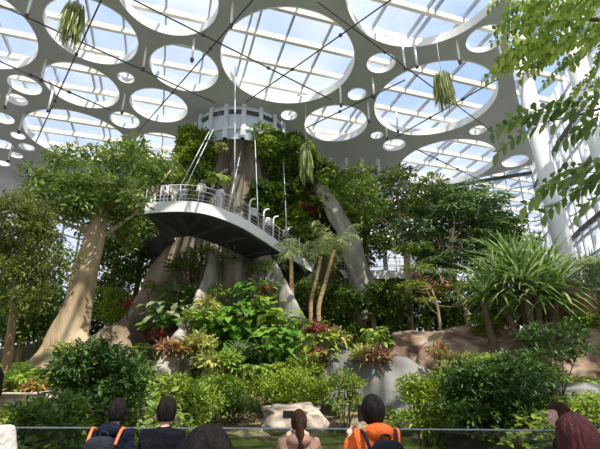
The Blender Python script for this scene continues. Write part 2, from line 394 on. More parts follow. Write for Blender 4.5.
# ------------------------------------------------------------------ glass walls
def glass_wall(name, plan, z0, z1, step, hs, mw=.16, girder=(), pane='glass'):
    root = None; mbm, mbh, mbg = MB(), MB(), MB()
    P = [np.array(p, float) for p in plan]
    for a, b in zip(P[:-1], P[1:]):
        d = b - a; L = np.linalg.norm(d); d /= L; ang = math.atan2(d[1], d[0]); n = max(1, round(L / step))
        for k in range(n + 1):
            c = a + d * L * k / n; box(mbm, (c[0], c[1], (z0 + z1) / 2), mw, mw * 1.6, z1 - z0, ang)
        for h in hs:
            c = (a + b) / 2; box(mbh, (c[0], c[1], h), L + mw, mw * .9, mw, ang)
        mbg.add([(a[0], a[1], z0), (b[0], b[1], z0), (b[0], b[1], z1), (a[0], a[1], z1)], [(0, 1, 2, 3)])
    w = mbm.build(name, M['mullion'], smooth=False); tag(w, kind='structure')
    mbh.build('transom', M['mullion'], w, smooth=False); mbg.build('pane', M[pane], w, smooth=False)
    if girder:
        g = MB()
        for a, b in zip(P[:-1], P[1:]):
            d = b - a; L = np.linalg.norm(d); ang = math.atan2(d[1], d[0]); c = (a + b) / 2
            for h in girder: box(g, (c[0], c[1], h), L + .2, .3, .32, ang)
        g.build('girder', M['dark'], w, smooth=False)
    return w
TX, TY = -5.2, 33.2
glass_wall('wall_back', [(-1.0, 37.6), (3, 37.9), (7.8, 38.2), (8.6, 42)], 4, ZC, 1.7, (16, 18, 20, 22), .26, (19, 21.9))
glass_wall('wall_north', [(8.6, 42), (14.5, 43.5), (23.8, 39.6)], 3, ZC, 1.3, np.arange(6, 23, 1.9), .12, (22.6,))
glass_wall('wall_right', [(23.8, 39.6), (21.5, 31), (20.2, 24), (20.4, 17), (22, 9)], 0, ZC + 1.9, 1.5, np.arange(3, 25, 1.6), .16, (9.3, 13.2, 17.1, 21), pane='hazeglass')
glass_wall('wall_left', [(-42, 10), (-38, 32), (-27, 50), (-6, 55), (8.6, 42)], 0, ZC, 2.2, np.arange(4, 23, 3), .16)
# glazed drum on top of the giant trunk
def drum():
    n = 18; rr = 3.9
    pts = [(TX + rr * math.cos(2 * PI * k / n), TY + rr * math.sin(2 * PI * k / n)) for k in range(n + 1)]
    glass_wall('wall_drum', pts, 20.2, ZC, 5, (21.2,), .30, (22.7,), pane='drumglass')
drum()
# round white columns on the right
for x, y, lab in ((16.6, 26, 'white round column standing behind the spiky sword-leaved plant'), (17.1, 21.4, 'white round column at the edge of the view behind overhanging branches')):
    t = thing('white_column', lab, 'column', (x, y, ground(x, y)), 'white columns by the glass wall')
    mb = MB(); tube(mb, [(x, y, ground(x, y) - .3), (x, y, 12), (x, y, ZC + 1.9)], .55, 28); mb.build('shaft', M['white'], t)
    mb = MB(); tube(mb, [(x, y, 12.9), (x, y, 13.1)], .60, 28); mb.build('collar', M['mullion'], t)

# ------------------------------------------------------------------ cable net under the ceiling
ZN = ZC - 1.8
CAB = [((-20, -4), (215, 103), 'thin dark cable crossing under the far left skylights'),
 ((-10, 57), (110, 110), 'thin dark cable running below the lower left skylights'),
 ((104, -6), (36, 142), 'steep dark cable passing the hanging grass at upper left'),
 ((258, -6), (138, 132), 'dark cable slanting down left from the big central skylight'),
 ((128, -3), (332, 100), 'dark cable falling across the big central skylight towards its lower right'),
 ((396, -4), (246, 102), 'dark cable rising across the big central skylight to the upper right'),
 ((405, 80), (306, 128), 'dark cable over the medium skylight right of centre'),
 ((318, 2), (490, 130), 'long dark cable crossing behind the hanging tassel plant'),
 ((498, 79), (396, 137), 'dark cable rising right across the skylight of the tassel plant'),
 ((416, 149), (480, 180), 'short dark cable over the lowest right skylight')]
for i, (a, b, lab) in enumerate(CAB):
    A, B = atz(*a, ZN + .02 * (i % 3)), atz(*b, ZN + .02 * (i % 3)); t = thing('tension_cable', lab, 'cable', (A + B) / 2, 'roof cables')
    mb = MB(); tube(mb, [A, (A + B) / 2, B], .045, 6); mb.build('cable', M['cable'], t)
    for f in (.3, .62):
        p = A + (B - A) * f; mb = MB(); tube(mb, [p - (B - A) / np.linalg.norm(B - A) * .16, p, p + (B - A) / np.linalg.norm(B - A) * .16], [.05, .13, .05], 8); mb.build('clamp', M['dark'], t)
RODS = [(231, 26, 'beside the left rim of the big central skylight'), (192, 60, 'in front of the medium skylight left of centre'), (27, 14, 'by the upper left corner skylight'),
 (41, 80, 'between the two stacked skylights at far left'), (143, 69, 'between the small round hole and the medium left skylight'), (122, 112, 'above the white oval hole over the big tree'),
 (48, 110, 'above the low far left skylight'), (19, 132, 'by the tiny holes at the far left edge'), (5, 107, 'at the left edge of the ceiling'), (8, 161, 'just above the tree at the left edge'),
 (341, 105, 'above the medium skylight right of centre'), (374, 97, 'at the left rim of the tassel plant skylight'), (369, 121, 'right of the medium skylight at centre right'), (387, 138, 'above the small pair of holes near the back wall'),
 (405, 68, 'left of the pair above the tassel plant skylight'), (417, 66, 'right of the pair above the tassel plant skylight'), (460, 62, 'below the solid ceiling between the right skylights'), (502, 60, 'beside the overhanging branch at upper right'),
 (398, 131, 'below the tassel plant skylight')]
for px, py, lab in RODS:
    p = atz(px, py, ZN); t = thing('ceiling_strut', 'white rod hanging ' + lab, 'rod', (p[0], p[1], ZN), 'white rods under the ceiling')
    mb = MB(); tube(mb, [p, p + [0, 0, 1.8]], .075, 8); mb.build('rod', M['white'], t)
    mb = MB(); tube(mb, [p + [0, 0, -.16], p + [0, 0, .08]], [.09, .14], 10); mb.build('end_cap', M['dark'], t)

# ------------------------------------------------------------------ giant trunk with buttress roots
def fbm(x, y, z): return mnoise.fractal((x, y, z), 1.0, 2.0, 4)
def build_trunk():
    t = thing('giant_tree_trunk', 'giant grey-brown artificial tree trunk rising behind the curved walkway to the ceiling', 'tree trunk', (TX, TY, 4))
    zs = np.linspace(2.2, 21.9, 64); na = 200; th = np.linspace(0, 2 * PI, na, endpoint=False)
    lobes = [(-1.95, .11, 3.6), (-1.62, .10, 2.2), (-1.33, .09, 2.6), (-1.02, .10, 2.0), (-.70, .12, 3.0), (-.2, .15, 2.5), (.6, .2, 2), (-2.35, .13, 2.6), (-2.9, .18, 3), (2.0, .3, 2)]
    V = []
    for z in zs:
        r0 = np.interp(z, [2, 5, 8, 12, 16, 21.9], [3.4, 3.1, 2.9, 2.75, 2.6, 2.6])
        f = max(0, (14 - z) / 12); r = np.full(na, r0)
        for a, w, A in lobes:
            dd = (th - a + PI) % (2 * PI) - PI; r += A * .45 * f ** 1.6 * np.exp(-(dd / (w * (1 + .5 * f))) ** 2) + .5 * math.exp(-((z - 12) / 7) ** 2) * np.exp(-(dd / .16) ** 2)
        for k in range(na):
            x, y = math.cos(th[k]), math.sin(th[k])
            rr = r[k] + .30 * fbm(x * 2.2, y * 2.2, z * .22) + .10 * fbm(x * 9, y * 9, z * .5)
            V.append((TX + rr * x, TY + rr * y, z))
    Fs = [(j * na + k, j * na + (k + 1) % na, (j + 1) * na + (k + 1) % na, (j + 1) * na + k) for j in range(len(zs) - 1) for k in range(na)]
    Fs.append(tuple((len(zs) - 1) * na + k for k in range(na)))
    MB().add(V, Fs).build('trunk', M['trunk'], t)
    return t
def ridge(name, path, hw, mat, parent, sharp=1.5, seed=0.0, n=60, nb=.0):
    """a root: crest along path (world points), flanks running down to the ground on both sides"""
    P = bez(path, n); W = np.interp(np.linspace(0, 1, n), np.linspace(0, 1, len(hw)), hw)
    T = np.gradient(P, axis=0)[:, :2]; T = unit(T); N = np.c_[-T[:, 1], T[:, 0]]
    ss = np.linspace(-1, 1, 33); V = []
    for i in range(n):
        gb = min(ground(P[i, 0], P[i, 1]), P[i, 2]) - .4
        for s in ss:
            q = P[i, :2] + N[i] * s * W[i]; g = min(ground(q[0], q[1]) - .35, P[i, 2] - .3)
            h = (1 - abs(s) ** sharp) ** (1.0)
            z = g + (P[i, 2] - g) * h
            e = .16 * fbm(q[0] * .9 + seed, q[1] * .9, z * .5) * (1 + W[i] * .25); q = q + N[i] * e * (1 if s > 0 else -1)
            V.append((q[0], q[1], z + e * .5))
    m = len(ss)
    Fs = [(i * m + k, i * m + k + 1, (i + 1) * m + k + 1, (i + 1) * m + k) for i in range(n - 1) for k in range(m - 1)]
    Fs.append(tuple(range(m))); Fs.append(tuple((n - 1) * m + k for k in range(m))[::-1])
    return MB().add(V, Fs).build(name, mat, parent)
T_ = build_trunk()
rt = [at(258, 238, 30.4), at(277, 264, 28.4), at(290, 290, 26.6), at(303, 314, 25.2), at(322, 335, 24.2)]
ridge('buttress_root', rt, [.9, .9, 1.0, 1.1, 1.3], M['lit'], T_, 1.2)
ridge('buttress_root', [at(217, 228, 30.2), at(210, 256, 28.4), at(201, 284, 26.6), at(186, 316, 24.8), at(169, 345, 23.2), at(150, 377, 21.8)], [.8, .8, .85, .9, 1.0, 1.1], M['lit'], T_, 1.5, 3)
ridge('buttress_root', [at(222, 226, 30.8), at(221, 258, 29.8), at(217, 290, 28.8), at(211, 325, 27.4)], [.5, .55, .65, .7], M['trunk'], T_, 1.6, 6)
ridge('buttress_root', [at(236, 228, 30.8), at(237, 268, 29.9), at(236, 305, 28.9), at(232, 335, 27.8)], [.4, .45, .55, .6], M['trunk'], T_, 1.6, 9)
ridge('buttress_root', [at(252, 234, 30.9), at(255, 270, 30.2), at(259, 305, 29.4), at(262, 335, 28.4)], [.4, .45, .5, .6], M['trunk'], T_, 1.6, 12)
ridge('buttress_root', [at(266, 246, 30.8), at(271, 280, 30.2), at(278, 310, 29.4)], [.4, .45, .5], M['trunk'], T_, 1.6, 15)
# grey rock-like root running across to the right
t = thing('spreading_root', 'large smooth grey root like a rock slope, running right from the giant trunk', 'root', (4, 22.5, 1.5))
ridge('root_body', [at(306, 320, 25.8), at(330, 338, 24.6), at(352, 349, 23.6), at(380, 352, 22.9), at(408, 358, 22.3), at(428, 372, 21.8), at(440, 395, 21.3)], [1.2, 1.5, 1.7, 1.8, 1.8, 1.6, 1.2], M['root'], t, 1.7, 14)
ridge('side_root', [at(334, 345, 23.9), at(337, 365, 22.8), at(333, 388, 21.8), at(326, 405, 21.0)], [.7, .75, .8, .8], M['root'], t, 1.7, 20)
# second trunk on the left with a long root
t = thing('leaning_grey_trunk', 'mottled grey-brown trunk under the left walkway end with a long root', 'tree trunk', (-8.5, 30, 4.5))
mb = MB(); tube(mb, bez([at(143, 345, 30), at(150, 318, 30), at(160, 290, 30.3), at(174, 262, 30.6), at(184, 236, 31), at(192, 195, 31.3)], 26), np.linspace(1.55, .8, 26), 26, wob=.1); mb.build('trunk', M['bark3'], t)
mb = MB(); tube(mb, bez([at(172, 345, 29.6), at(178, 305, 29.8), at(180, 270, 30), at(188, 232, 30.5)], 20), np.linspace(1.0, .6, 20), 20, wob=.1); mb.build('trunk_stem', M['trunk'], t)
ridge('long_root', [at(170, 283, 29.5), at(150, 302, 28.5), at(130, 314, 27.3), at(106, 328, 25.8), at(80, 342, 24.4)], [1.0, 1.1, 1.2, 1.1, .9], M['bark3'], t, 1.3, 31)
# far-left buttress behind the pale tree
t = thing('low_grey_root', 'low grey-brown root bank behind the pale leaning tree at the left edge', 'root', (-12, 22, 3))
ridge('root_body', [at(88, 330, 23.5), at(50, 338, 22.8), at(20, 346, 22.2), at(-20, 352, 21.8)], [1.2, 1.2, 1.2, 1.2], M['trunk'], t, 1.6, 41)
# big grey limb leaning at right of the walkway
t = thing('leaning_limb', 'thick bare grey limb slanting down right behind the palms', 'tree limb', (2, 30.5, 5.5))
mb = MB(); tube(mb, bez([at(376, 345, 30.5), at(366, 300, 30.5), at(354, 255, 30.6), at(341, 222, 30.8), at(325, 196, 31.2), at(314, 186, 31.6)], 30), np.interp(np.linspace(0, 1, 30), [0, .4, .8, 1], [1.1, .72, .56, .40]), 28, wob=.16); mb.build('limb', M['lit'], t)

# ------------------------------------------------------------------ skywalk
def skywalk():
    key = [(-12.6, 33, 12.1), (-12.9, 29, 12.1), (-12.0, 25.6, 12.05)]
    pix = [(136, 206, 12), (152, 203, 12), (176, 201.5, 12), (200, 203, 12), (222, 209, 11.95), (245, 219.5, 11.8), (263, 231, 11.6), (281, 243.5, 11.3), (299, 255.5, 11.0), (316, 265.5, 10.75), (338, 270, 10.6), (362, 270.5, 10.55), (410, 271, 10.5), (440, 268, 10.5)]
    key += [tuple(atz(a, b, z)) for a, b, z in pix]
    n = 120; P = bez(key, n)
    s = np.linspace(0, len(key) - 1, n)
    W = np.interp(s, [0, 3, 6, 8, 10, 12, 14, 17], [3.6, 4.6, 4.6, 4.0, 3.1, 3.1, 3.0, 2.4])
    T = unit(np.gradient(P, axis=0)[:, :2]); N = np.c_[-T[:, 1], T[:, 0]]
    for _ in range(6): N[1:-1] = unit((N[:-2] + N[1:-1] * 2 + N[2:]) / 4)
    I = P.copy(); I[:, :2] += N * W[:, None]
    root = thing('elevated_walkway', 'curved elevated walkway with white edge wrapping in front of the giant trunk', 'walkway', P[30])
    def strip(name, secs, mat, closed=True):
        k = len(secs); V = np.stack(secs, 1).reshape(-1, 3)
        Fs = [(i * k + j, i * k + (j + 1) % k, (i + 1) * k + (j + 1) % k, (i + 1) * k + j) for i in range(n - 1) for j in range(k if closed else k - 1)]
        Fs += [tuple(range(k)), tuple((n - 1) * k + j for j in range(k))[::-1]]
        return MB().add(V, Fs).build(name, mat, root, smooth=False)
    def off(Q, dn, dz): q = Q.copy(); q[:, :2] += N * dn; q[:, 2] += dz; return q
    strip('deck', [off(P, .06, -.06), off(I, -.02, -.06), off(I, -.02, -.18), off(P, .06, -.18)], M['concrete'])
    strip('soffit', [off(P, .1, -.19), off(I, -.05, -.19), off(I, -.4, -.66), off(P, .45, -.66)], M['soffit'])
    strip('fascia', [off(P, 0, .04), off(P, .12, .04), off(P, .20, -.58), off(P, .03, -.62)], M['fascia'])
    strip('inner_fascia', [off(I, 0, .04), off(I, -.1, .04), off(I, -.1, -.2), off(I, 0, -.2)], M['fascia'])
    for i in range(10, n - 4, 9):                                     # ribs under the soffit
        a, b = off(P, .6, -.63)[i], off(I, -.45, -.63)[i]
        d = (b - a); L = np.linalg.norm(d)
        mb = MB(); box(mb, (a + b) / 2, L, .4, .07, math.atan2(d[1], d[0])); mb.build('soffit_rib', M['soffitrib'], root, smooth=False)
    for Q, sg, nm in ((P, 1, 'outer'), (I, -1, 'inner')):
        mb = MB()
        for h, rr in ((1.12, .03), (.8, .014), (.5, .014), (.25, .014)):
            tube(mb, off(Q, .1 * sg, h), rr, 6)
        mb.build('handrail', M['mullion'], root)
        for i in range(2, n, 6):
            q = off(Q, .1 * sg, 0)[i]; mb = MB(); tube(mb, [q, q + [0, 0, 1.12]], .025, 6); mb.build('post', M['mullion'], root)
    # white curved light posts on the descending part
    for px, py in ((252, 222), (265, 231), (276, 239), (289, 247), (302, 256)):
        k = int(np.argmin(np.abs(P[:, 0] / (P[:, 1] * CP + (P[:, 2] - EYE) * SP) * F + 300 - px) + (np.arange(n) < 30) * 1e3))
        q = P[k] + [N[k, 0] * .2, N[k, 1] * .2, 0]
        pts = bez([q, q + [0, 0, .9], q + [0, 0, 1.5], q + [.12, .08, 1.75], q + [.34, .16, 1.82]], 14)
        mb = MB(); tube(mb, pts, .055, 8); mb.build('light_post', M['white'], root)
    # stay rods up to the ceiling
    for (px, py), (qx, qy) in (((172, 200), (210, 130)), ((178, 200), (213, 130)), ((229, 210), (241, 150)), ((234, 213), (235, 104)), ((259, 228), (255, 140)), ((287, 247), (283, 150))):
        A = P[int(np.argmin(np.abs(P[:, 0] / (P[:, 1] * CP + (P[:, 2] - EYE) * SP) * F + 300 - px)))]
        B = atz(qx, qy, 20.0); D = unit(B - A); B = A + D * ((ZC - A[2]) / D[2])
        if not (8 < B[1] < 50): B = A + np.array([0, 1, ZC - A[2]])
        mb = MB(); tube(mb, [A, (A + B) / 2, B], .035, 6); mb.build('stay_rod', M['mullion'], root)
    return P, N, W
WP, WN, WW = skywalk()
def on_walk(px, inset=.7):
    k = int(np.argmin(np.abs(WP[:, 0] / (WP[:, 1] * CP + (WP[:, 2] - EYE) * SP) * F + 300 - px) + (np.arange(len(WP)) < 20) * 1e3))
    return np.array([WP[k, 0] + WN[k, 0] * inset, WP[k, 1] + WN[k, 1] * inset, WP[k, 2] - .06])

# ------------------------------------------------------------------ rocks
def rock(name, label, cat, c, r, mat, seed, flat=.3, sub=5, rot=0.0, group=None):
    bm = bmesh.new(); bmesh.ops.create_icosphere(bm, subdivisions=sub, radius=1)
    for v in bm.verts:
        p = v.co.copy()
        q = Vector([math.copysign(abs(a) ** (1 - flat), a) for a in p])          # squarer
        d = .30 * mnoise.fractal(p * 1.4 + Vector((seed, 0, 0)), 1, 2, 3) + .12 * mnoise.fractal(p * 3.1 + Vector((0, seed, 0)), .9, 2, 5)
        q *= 1 + d; q = Vector((q.x * r[0], q.y * r[1], q.z * r[2])); q.rotate(Matrix.Rotation(rot, 3, 'Z')); v.co = q
    me = bpy.data.meshes.new(name); bm.to_mesh(me); bm.free()
    for p in me.polygons: p.use_smooth = True
    me.materials.append(mat); o = bpy.data.objects.new(name, me); o.location = [float(a) for a in c]; COL.objects.link(o)
    return tag(o, label, cat, group)
def rockpx(name, label, cat, x0, y0, x1, y1, d, depth, mat, seed, **k):
    a, b = at(x0, y1, d), at(x1, y0, d); c = (a + b) / 2
    return rock(name, label, cat, c, ((b[0] - a[0]) / 2 * 1.02, depth, (b[2] - a[2]) / 2 * 1.02), mat, seed, **k)
rockpx('pond_boulder', 'pale pink boulder on the pond shore behind the brown-haired woman', 'rock', 262, 404, 322, 434, 17.2, .8, M['stone'], 3.0, flat=.35)
rockpx('brown_boulder', 'long low brown rock ridge behind the grey root, right of centre', 'rock', 392, 331, 505, 392, 25.5, 2.0, M['rock'], 11.0)
rockpx('brown_boulder', 'brown rock in the middle right between long ridge and red rock wall', 'rock', 478, 333, 575, 400, 25, 2.0, M['rock'], 17.0)
rockpx('brown_boulder', 'brown rock at the right edge under the red rock wall', 'rock', 540, 332, 660, 395, 22.8, 2.0, M['rock'], 24.0)
rockpx('red_rock', 'reddish rock wall at the right edge beside the pandanus stems', 'rock', 540, 290, 690, 350, 25.5, 2.2, M['rockr'], 31.0)
rockpx('red_rock', 'dark red rock face under the raised platform behind the right trees', 'rock', 404, 272, 448, 296, 33.5, 1.2, M['rockr'], 37.0)
rockpx('grey_boulder', 'grey boulder low at the right edge behind the red-haired visitor', 'rock', 520, 384, 610, 425, 17.5, 1.4, M['root'], 44.0)
rockpx('stone_slab', 'flat pinkish stone slab at the left edge beneath yellow plants', 'rock', -12, 392, 56, 412, 13, .8, M['stone'], 51.0, flat=.55)
rockpx('stone_slab', 'small grey stone half hidden under the dark shrub at left', 'rock', 50, 392, 88, 412, 13.6, .6, M['root'], 55.0, flat=.5)

# ------------------------------------------------------------------ trees
def tree(name, label, cat, path, rad, clumps, n_per, L, lm, bm_, group=None, asp=.45, tm='oval', nbr=6, seg=14, wob=.06, droop=.25, brs=.5, low=.35, starts=(.7, 1)):
    path = np.asarray(path, float); base = path[0]
    t = thing(name, label, cat, base, group)
    P = bez(path, 24); rr = np.interp(np.linspace(0, 1, 24), np.linspace(0, 1, len(rad)), rad)
    P2 = P.copy(); P2[0, 2] -= .25
    mb = MB(); tube(mb, P2, rr, seg, wob=wob); mb.build('trunk', bm_, t)
    idx = np.linspace(0, len(clumps) - 1, min(nbr, len(clumps))).astype(int)
    for j in idx:
        c = np.asarray(clumps[j][0]); s = P[int(23 * R_.uniform(*starts))]
        mid = s * .45 + c * .55 + np.array([0, 0, -.12 * np.linalg.norm(c - s)])
        mb = MB(); tube(mb, bez([s, mid, c], 9), np.linspace(rr[-1] * brs, rr[-1] * .12 + .012, 9), 7); mb.build('branch', bm_, t)
    mb = MB()
    for c, r in clumps:
        v = np.prod(np.broadcast_to(np.asarray(r, float), (3,))) ** (2 / 3)
        clump(mb, c, r, max(30, int(n_per * v * DENS)), L * 1.12, asp, tm, droop, low)
    mb.build('foliage', lm, t)
    return t
def box_clumps(x0, y0, x1, y1, d, dd, n, r, zf=.75):
    """clumps spread over an area of the view, d metres away +-dd"""
    out = []
    for _ in range(n):
        p = at(R_.uniform(x0, x1), R_.uniform(y0, y1), d + R_.uniform(-dd, dd)); q = r * R_.uniform(.75, 1.25); out.append((p, (q, q, q * zf)))
    return out
def ell_clumps(cx, cy, hw, hh, d, dd, n, r, zf=.75):
    out = []
    for k in range(n):
        a, q = R_.uniform(0, 2 * PI), R_.random() ** .5
        p = at(cx + hw * q * math.cos(a), cy + hh * q * math.sin(a), d + R_.uniform(-dd, dd)); s = r * R_.uniform(.75, 1.25); out.append((p, (s, s, s * zf)))
    return out
# pale leaning tree on the left
D1 = 19
bs = root_at(62, 365, D1)
cl = (ell_clumps(98, 178, 66, 30, D1, 2.4, 46, .7, .6) + ell_clumps(122, 150, 26, 8, D1, 1, 9, .55) + ell_clumps(45, 200, 34, 18, D1, 1.5, 12, .65)
      + ell_clumps(108, 215, 30, 20, D1 + .8, 1.5, 16, .65) + ell_clumps(160, 168, 16, 14, D1 + 1, 1, 7, .5) + ell_clumps(128, 232, 16, 16, D1 + 1, 1, 9, .55) + ell_clumps(102, 188, 26, 14, D1 - 1.6, .6, 14, .6) + ell_clumps(80, 214, 18, 10, D1 - .8, .6, 8, .5))
tpath = [bs, at(66, 345, D1), at(76, 312, D1), at(84, 280, D1), at(92, 248, D1), at(100, 212, D1), at(106, 185, D1)]
t = tree('leaning_tree', 'big tree with pale leaning trunk and dark broad canopy at left', 'tree', tpath, [1.25, .85, .60, .53, .47, .38, .25], cl, 95, .21, M['canopy'], M['bark'], nbr=16, seg=22, wob=.07)
for a, b, c in (((60, 340), (45, 356), (18, 372)), ((72, 335), (84, 352), (96, 372)), ((66, 345), (62, 362), (52, 384))):
    mb = MB(); p, q, r = at(*a, D1 - .1), at(*b, D1 - .5), at(*c, D1 - 1.2)
    r[2] = min(r[2], ground(r[0], r[1])) ; tube(mb, bez([p, q, r], 14), np.linspace(.55, .18, 14), 14, wob=.06); mb.build('root_flare', M['bark'], t)
# yellow-green tree in front at the left edge
bs = root_at(8, 380, 14)
tree('fine_leaved_tree', 'yellow-green fine-leaved tree at the left edge in front of the pale trunk', 'tree', [bs, at(10, 340, 14), at(16, 290, 14), at(22, 240, 14)], [.16, .13, .1, .07],
     ell_clumps(20, 258, 50, 58, 14, 1.3, 60, .5, .7) + ell_clumps(20, 215, 36, 18, 14, 1, 12, .45), 230, .14, M['olive'], M['bark2'], asp=.4, nbr=10)
bs = root_at(20, 360, 20)
tree('dark_understory_tree', 'dark small-leaved tree low at the left edge behind the yellow-green tree', 'tree', [bs, at(24, 330, 20), at(30, 300, 20)], [.14, .12, .08],
     ell_clumps(22, 312, 46, 26, 20.5, 1.4, 34, .8), 90, .22, M['dgreen'], M['bark2'], nbr=6)
bs = root_at(112, 325, 32)
tree('dark_background_tree', 'dark leafy tree between the pale trunk and the mottled trunk under the walkway', 'tree', [bs, at(112, 300, 32), at(115, 260, 32), at(118, 235, 32)], [.22, .2, .16, .12],
     ell_clumps(116, 255, 30, 36, 32, 1.5, 34, 1.05), 70, .26, M['dgreen'], M['bark2'], nbr=8)
bs = root_at(130, 300, 34)
tree('dark_background_tree', 'dark tree deep behind the left end of the walkway', 'tree', [bs, at(140, 270, 34), at(142, 235, 34)], [.25, .2, .15],
     ell_clumps(132, 235, 40, 40, 35, 2, 22, 1.3), 40, .34, M['dgreen'], M['bark2'], nbr=6)
bs = root_at(50, 320, 33)
tree('dark_background_tree', 'distant dark tree seen left of the pale leaning trunk', 'tree', [bs, at(46, 290, 33), at(44, 250, 33)], [.25, .2, .15],
     ell_clumps(38, 285, 52, 44, 34, 2, 20, 1.3), 34, .34, M['dgreen'], M['bark2'], nbr=6)
# tree right of centre
bs = root_at(410, 320, 28.5)
tree('slender_tree', 'slender tan-trunked tree with dark spreading crown right of the palms', 'tree', [bs, at(409, 300, 28.5), at(407, 265, 28.5), at(402, 225, 28.5), at(396, 190, 28.5)], [.26, .23, .2, .16, .1],
     ell_clumps(392, 192, 46, 22, 28.5, 2, 26, 1.0, .55) + ell_clumps(425, 200, 30, 14, 28, 1.2, 10, .8, .5), 75, .27, M['canopy'], M['bark'], nbr=10)
# trees behind, in front of back wall
for lab, x0, y0, hw, hh, d, n, mm in (
    ('broad green tree against the back glass wall left of the slender tree', 350, 197, 26, 28, 33, 24, 'mgreen'),
    ('dark tree hanging behind the bare grey limb', 365, 235, 34, 28, 34.5, 24, 'dgreen'),
    ('dark tree at the back between slender tree and layered tree', 425, 245, 26, 40, 37, 22, 'dgreen'),
    ('mid green tree below the far glass wall at right', 500, 235, 34, 20, 34, 18, 'dgreen')):
    bs = root_at(x0, 320, d)
    tree('background_tree', lab, 'tree', [bs, at(x0 + 2, y0 + hh + 20, d), at(x0, y0, d)], [.3, .22, .12], ell_clumps(x0, y0, hw, hh, d, 2, n, 1.25), 42, .36, M[mm], M['bark2'], group=None, nbr=6)
# layered umbrella-leaved trees right
def pads(spec, d, zf=.28):
    return [(at(px, py, d + R_.uniform(-1, 1)), (r, r, r * zf)) for px, py, r in spec]
sp = [(445, 195, 1.2), (470, 190, 1.3), (492, 200, 1.2), (425, 212, 1.1), (455, 212, 1.4), (482, 216, 1.3), (508, 222, .9), (420, 235, 1.1), (448, 232, 1.3), (474, 236, 1.2), (500, 240, 1.1), (428, 255, 1.0), (455, 256, 1.2), (480, 258, 1.1), (440, 275, .9), (470, 222, 1.3), (462, 200, 1.2), (436, 222, 1.2), (492, 228, 1.2), (464, 246, 1.2), (410, 225, 1), (440, 262, 1.1), (468, 268, 1.1), (494, 252, 1), (415, 248, 1), (480, 205, 1.2)]
bs = root_at(470, 330, 26)
tree('layered_tree', 'layered dark green umbrella tree with forked pale stems at right of centre', 'tree', [bs, at(466, 312, 26), at(456, 285, 26), at(452, 250, 26), at(455, 215, 26)], [.17, .15, .12, .1, .07], pads(sp, 26, .26), 170, .33, M['layer'], M['bark'], asp=.34, nbr=14, droop=.5, low=.2, starts=(.35, 1), brs=.7)
sp = [(405, 250, .8), (418, 268, .8), (432, 290, .7), (450, 295, .7), (486, 282, .8), (425, 300, .6), (442, 282, .8), (412, 285, .8), (465, 285, .8), (470, 300, .6)]
bs = root_at(440, 330, 25)
tree('layered_tree', 'low layered leafy tree in front of the platform right of the tan trunk', 'tree', [bs, at(438, 310, 25), at(430, 285, 25)], [.09, .08, .05], pads(sp, 25), 130, .26, M['mgreen'], M['bark'], asp=.34, nbr=6, droop=.5, low=.2, starts=(.4, 1))
# dense dark shrub tree in the middle
bs = root_at(375, 342, 27.5)
tree('dense_dark_bush', 'dense rounded dark green bush above the grey root at centre right', 'bush', [bs, at(374, 325, 27.5), at(372, 305, 27.5)], [.2, .16, .1],
     ell_clumps(374, 312, 40, 27, 27.5, 1.8, 34, .75, .6), 110, .25, M['dgreen'], M['bark2'], nbr=8, asp=.5)

# palms
def frond(mb, base, az, length, lift, droop, nl, ll, lw, tm='strand', sag=.55, rach=None):
    h = np.array([math.cos(az), math.sin(az), 0])
    ts = np.linspace(0, 1, 14)
    P = np.array([np.asarray(base) + h * length * (t - .18 * t * t * droop) + np.array([0, 0, length * (lift * t - droop * t * t)]) for t in ts])
    if rach is not None: tube(rach, P, np.linspace(.022, .006, 14) * length / 1.6, 5)
    tt = np.linspace(.14, 1, nl); C = np.array([[np.interp(q, ts, P[:, k]) for k in range(3)] for q in tt])
    T = unit(np.gradient(C, axis=0)); side = unit(np.cross(T, [0, 0, 1.0]))
    for s in (1, -1):
        ax = side * s + T * .55 + np.array([0, 0, -sag]) + R_.normal(size=(nl, 3)) * (.25 if sag != .55 and tm == 'strand' else .12)
        ln = ll * (np.sin(np.clip(tt, .1, .97) * PI) * .6 + .45) * R_.uniform(.8, 1.1, nl)
        leaves(mb, C, ax, np.cross(ax, T) * s + R_.normal(size=(nl, 3)) * .1, ln, np.full(nl, lw), tm)
def palm(label, base_px, top_px, d, rad, nf, fl, seedaz, group):
    rad *= .75; nf += 3
    b = root_at(*base_px, d); tp = at(*top_px, d); mid = at(base_px[0], base_px[1], d)
    t = thing('palm_tree', label, 'palm', b, group)
    mb = MB(); P = bez([b - [0, 0, .3], b * .5 + mid * .5, mid, tp * .5 + mid * .5, tp], 30)
    tube(mb, P, np.linspace(rad * 1.15, rad * .8, 30) * (1 + .08 * (np.arange(30) % 2)), 12); mb.build('trunk', M['palmbark'], t)
    for k in range(nf):
        az = seedaz + 2 * PI * k / nf + R_.uniform(-.2, .2); mb, rc = MB(), MB()
        frond(mb, tp, az, fl * R_.uniform(.8, 1.1), R_.uniform(.9, 2.4), R_.uniform(1.0, 1.8), 24, .75, .036, sag=R_.uniform(.4, .9), rach=rc)
        f = mb.build('frond', M['palm'], t); rc.build('midrib', M['palm'], f)
palm('palm with short brown trunk in front of the walkway, nearest its descending end', (292, 300), (291, 256), 27, .20, 7, 1.4, .3, 'palms by the walkway')
palm('middle palm of the three, thin tan trunk leaning right', (311, 303), (321, 257), 26.5, .17, 7, 1.7, .0, 'palms by the walkway')
palm('tallest palm with feathery drooping crown in front of the grey limb', (319, 306), (334, 250), 26, .18, 9, 2.2, .15, 'palms by the walkway')

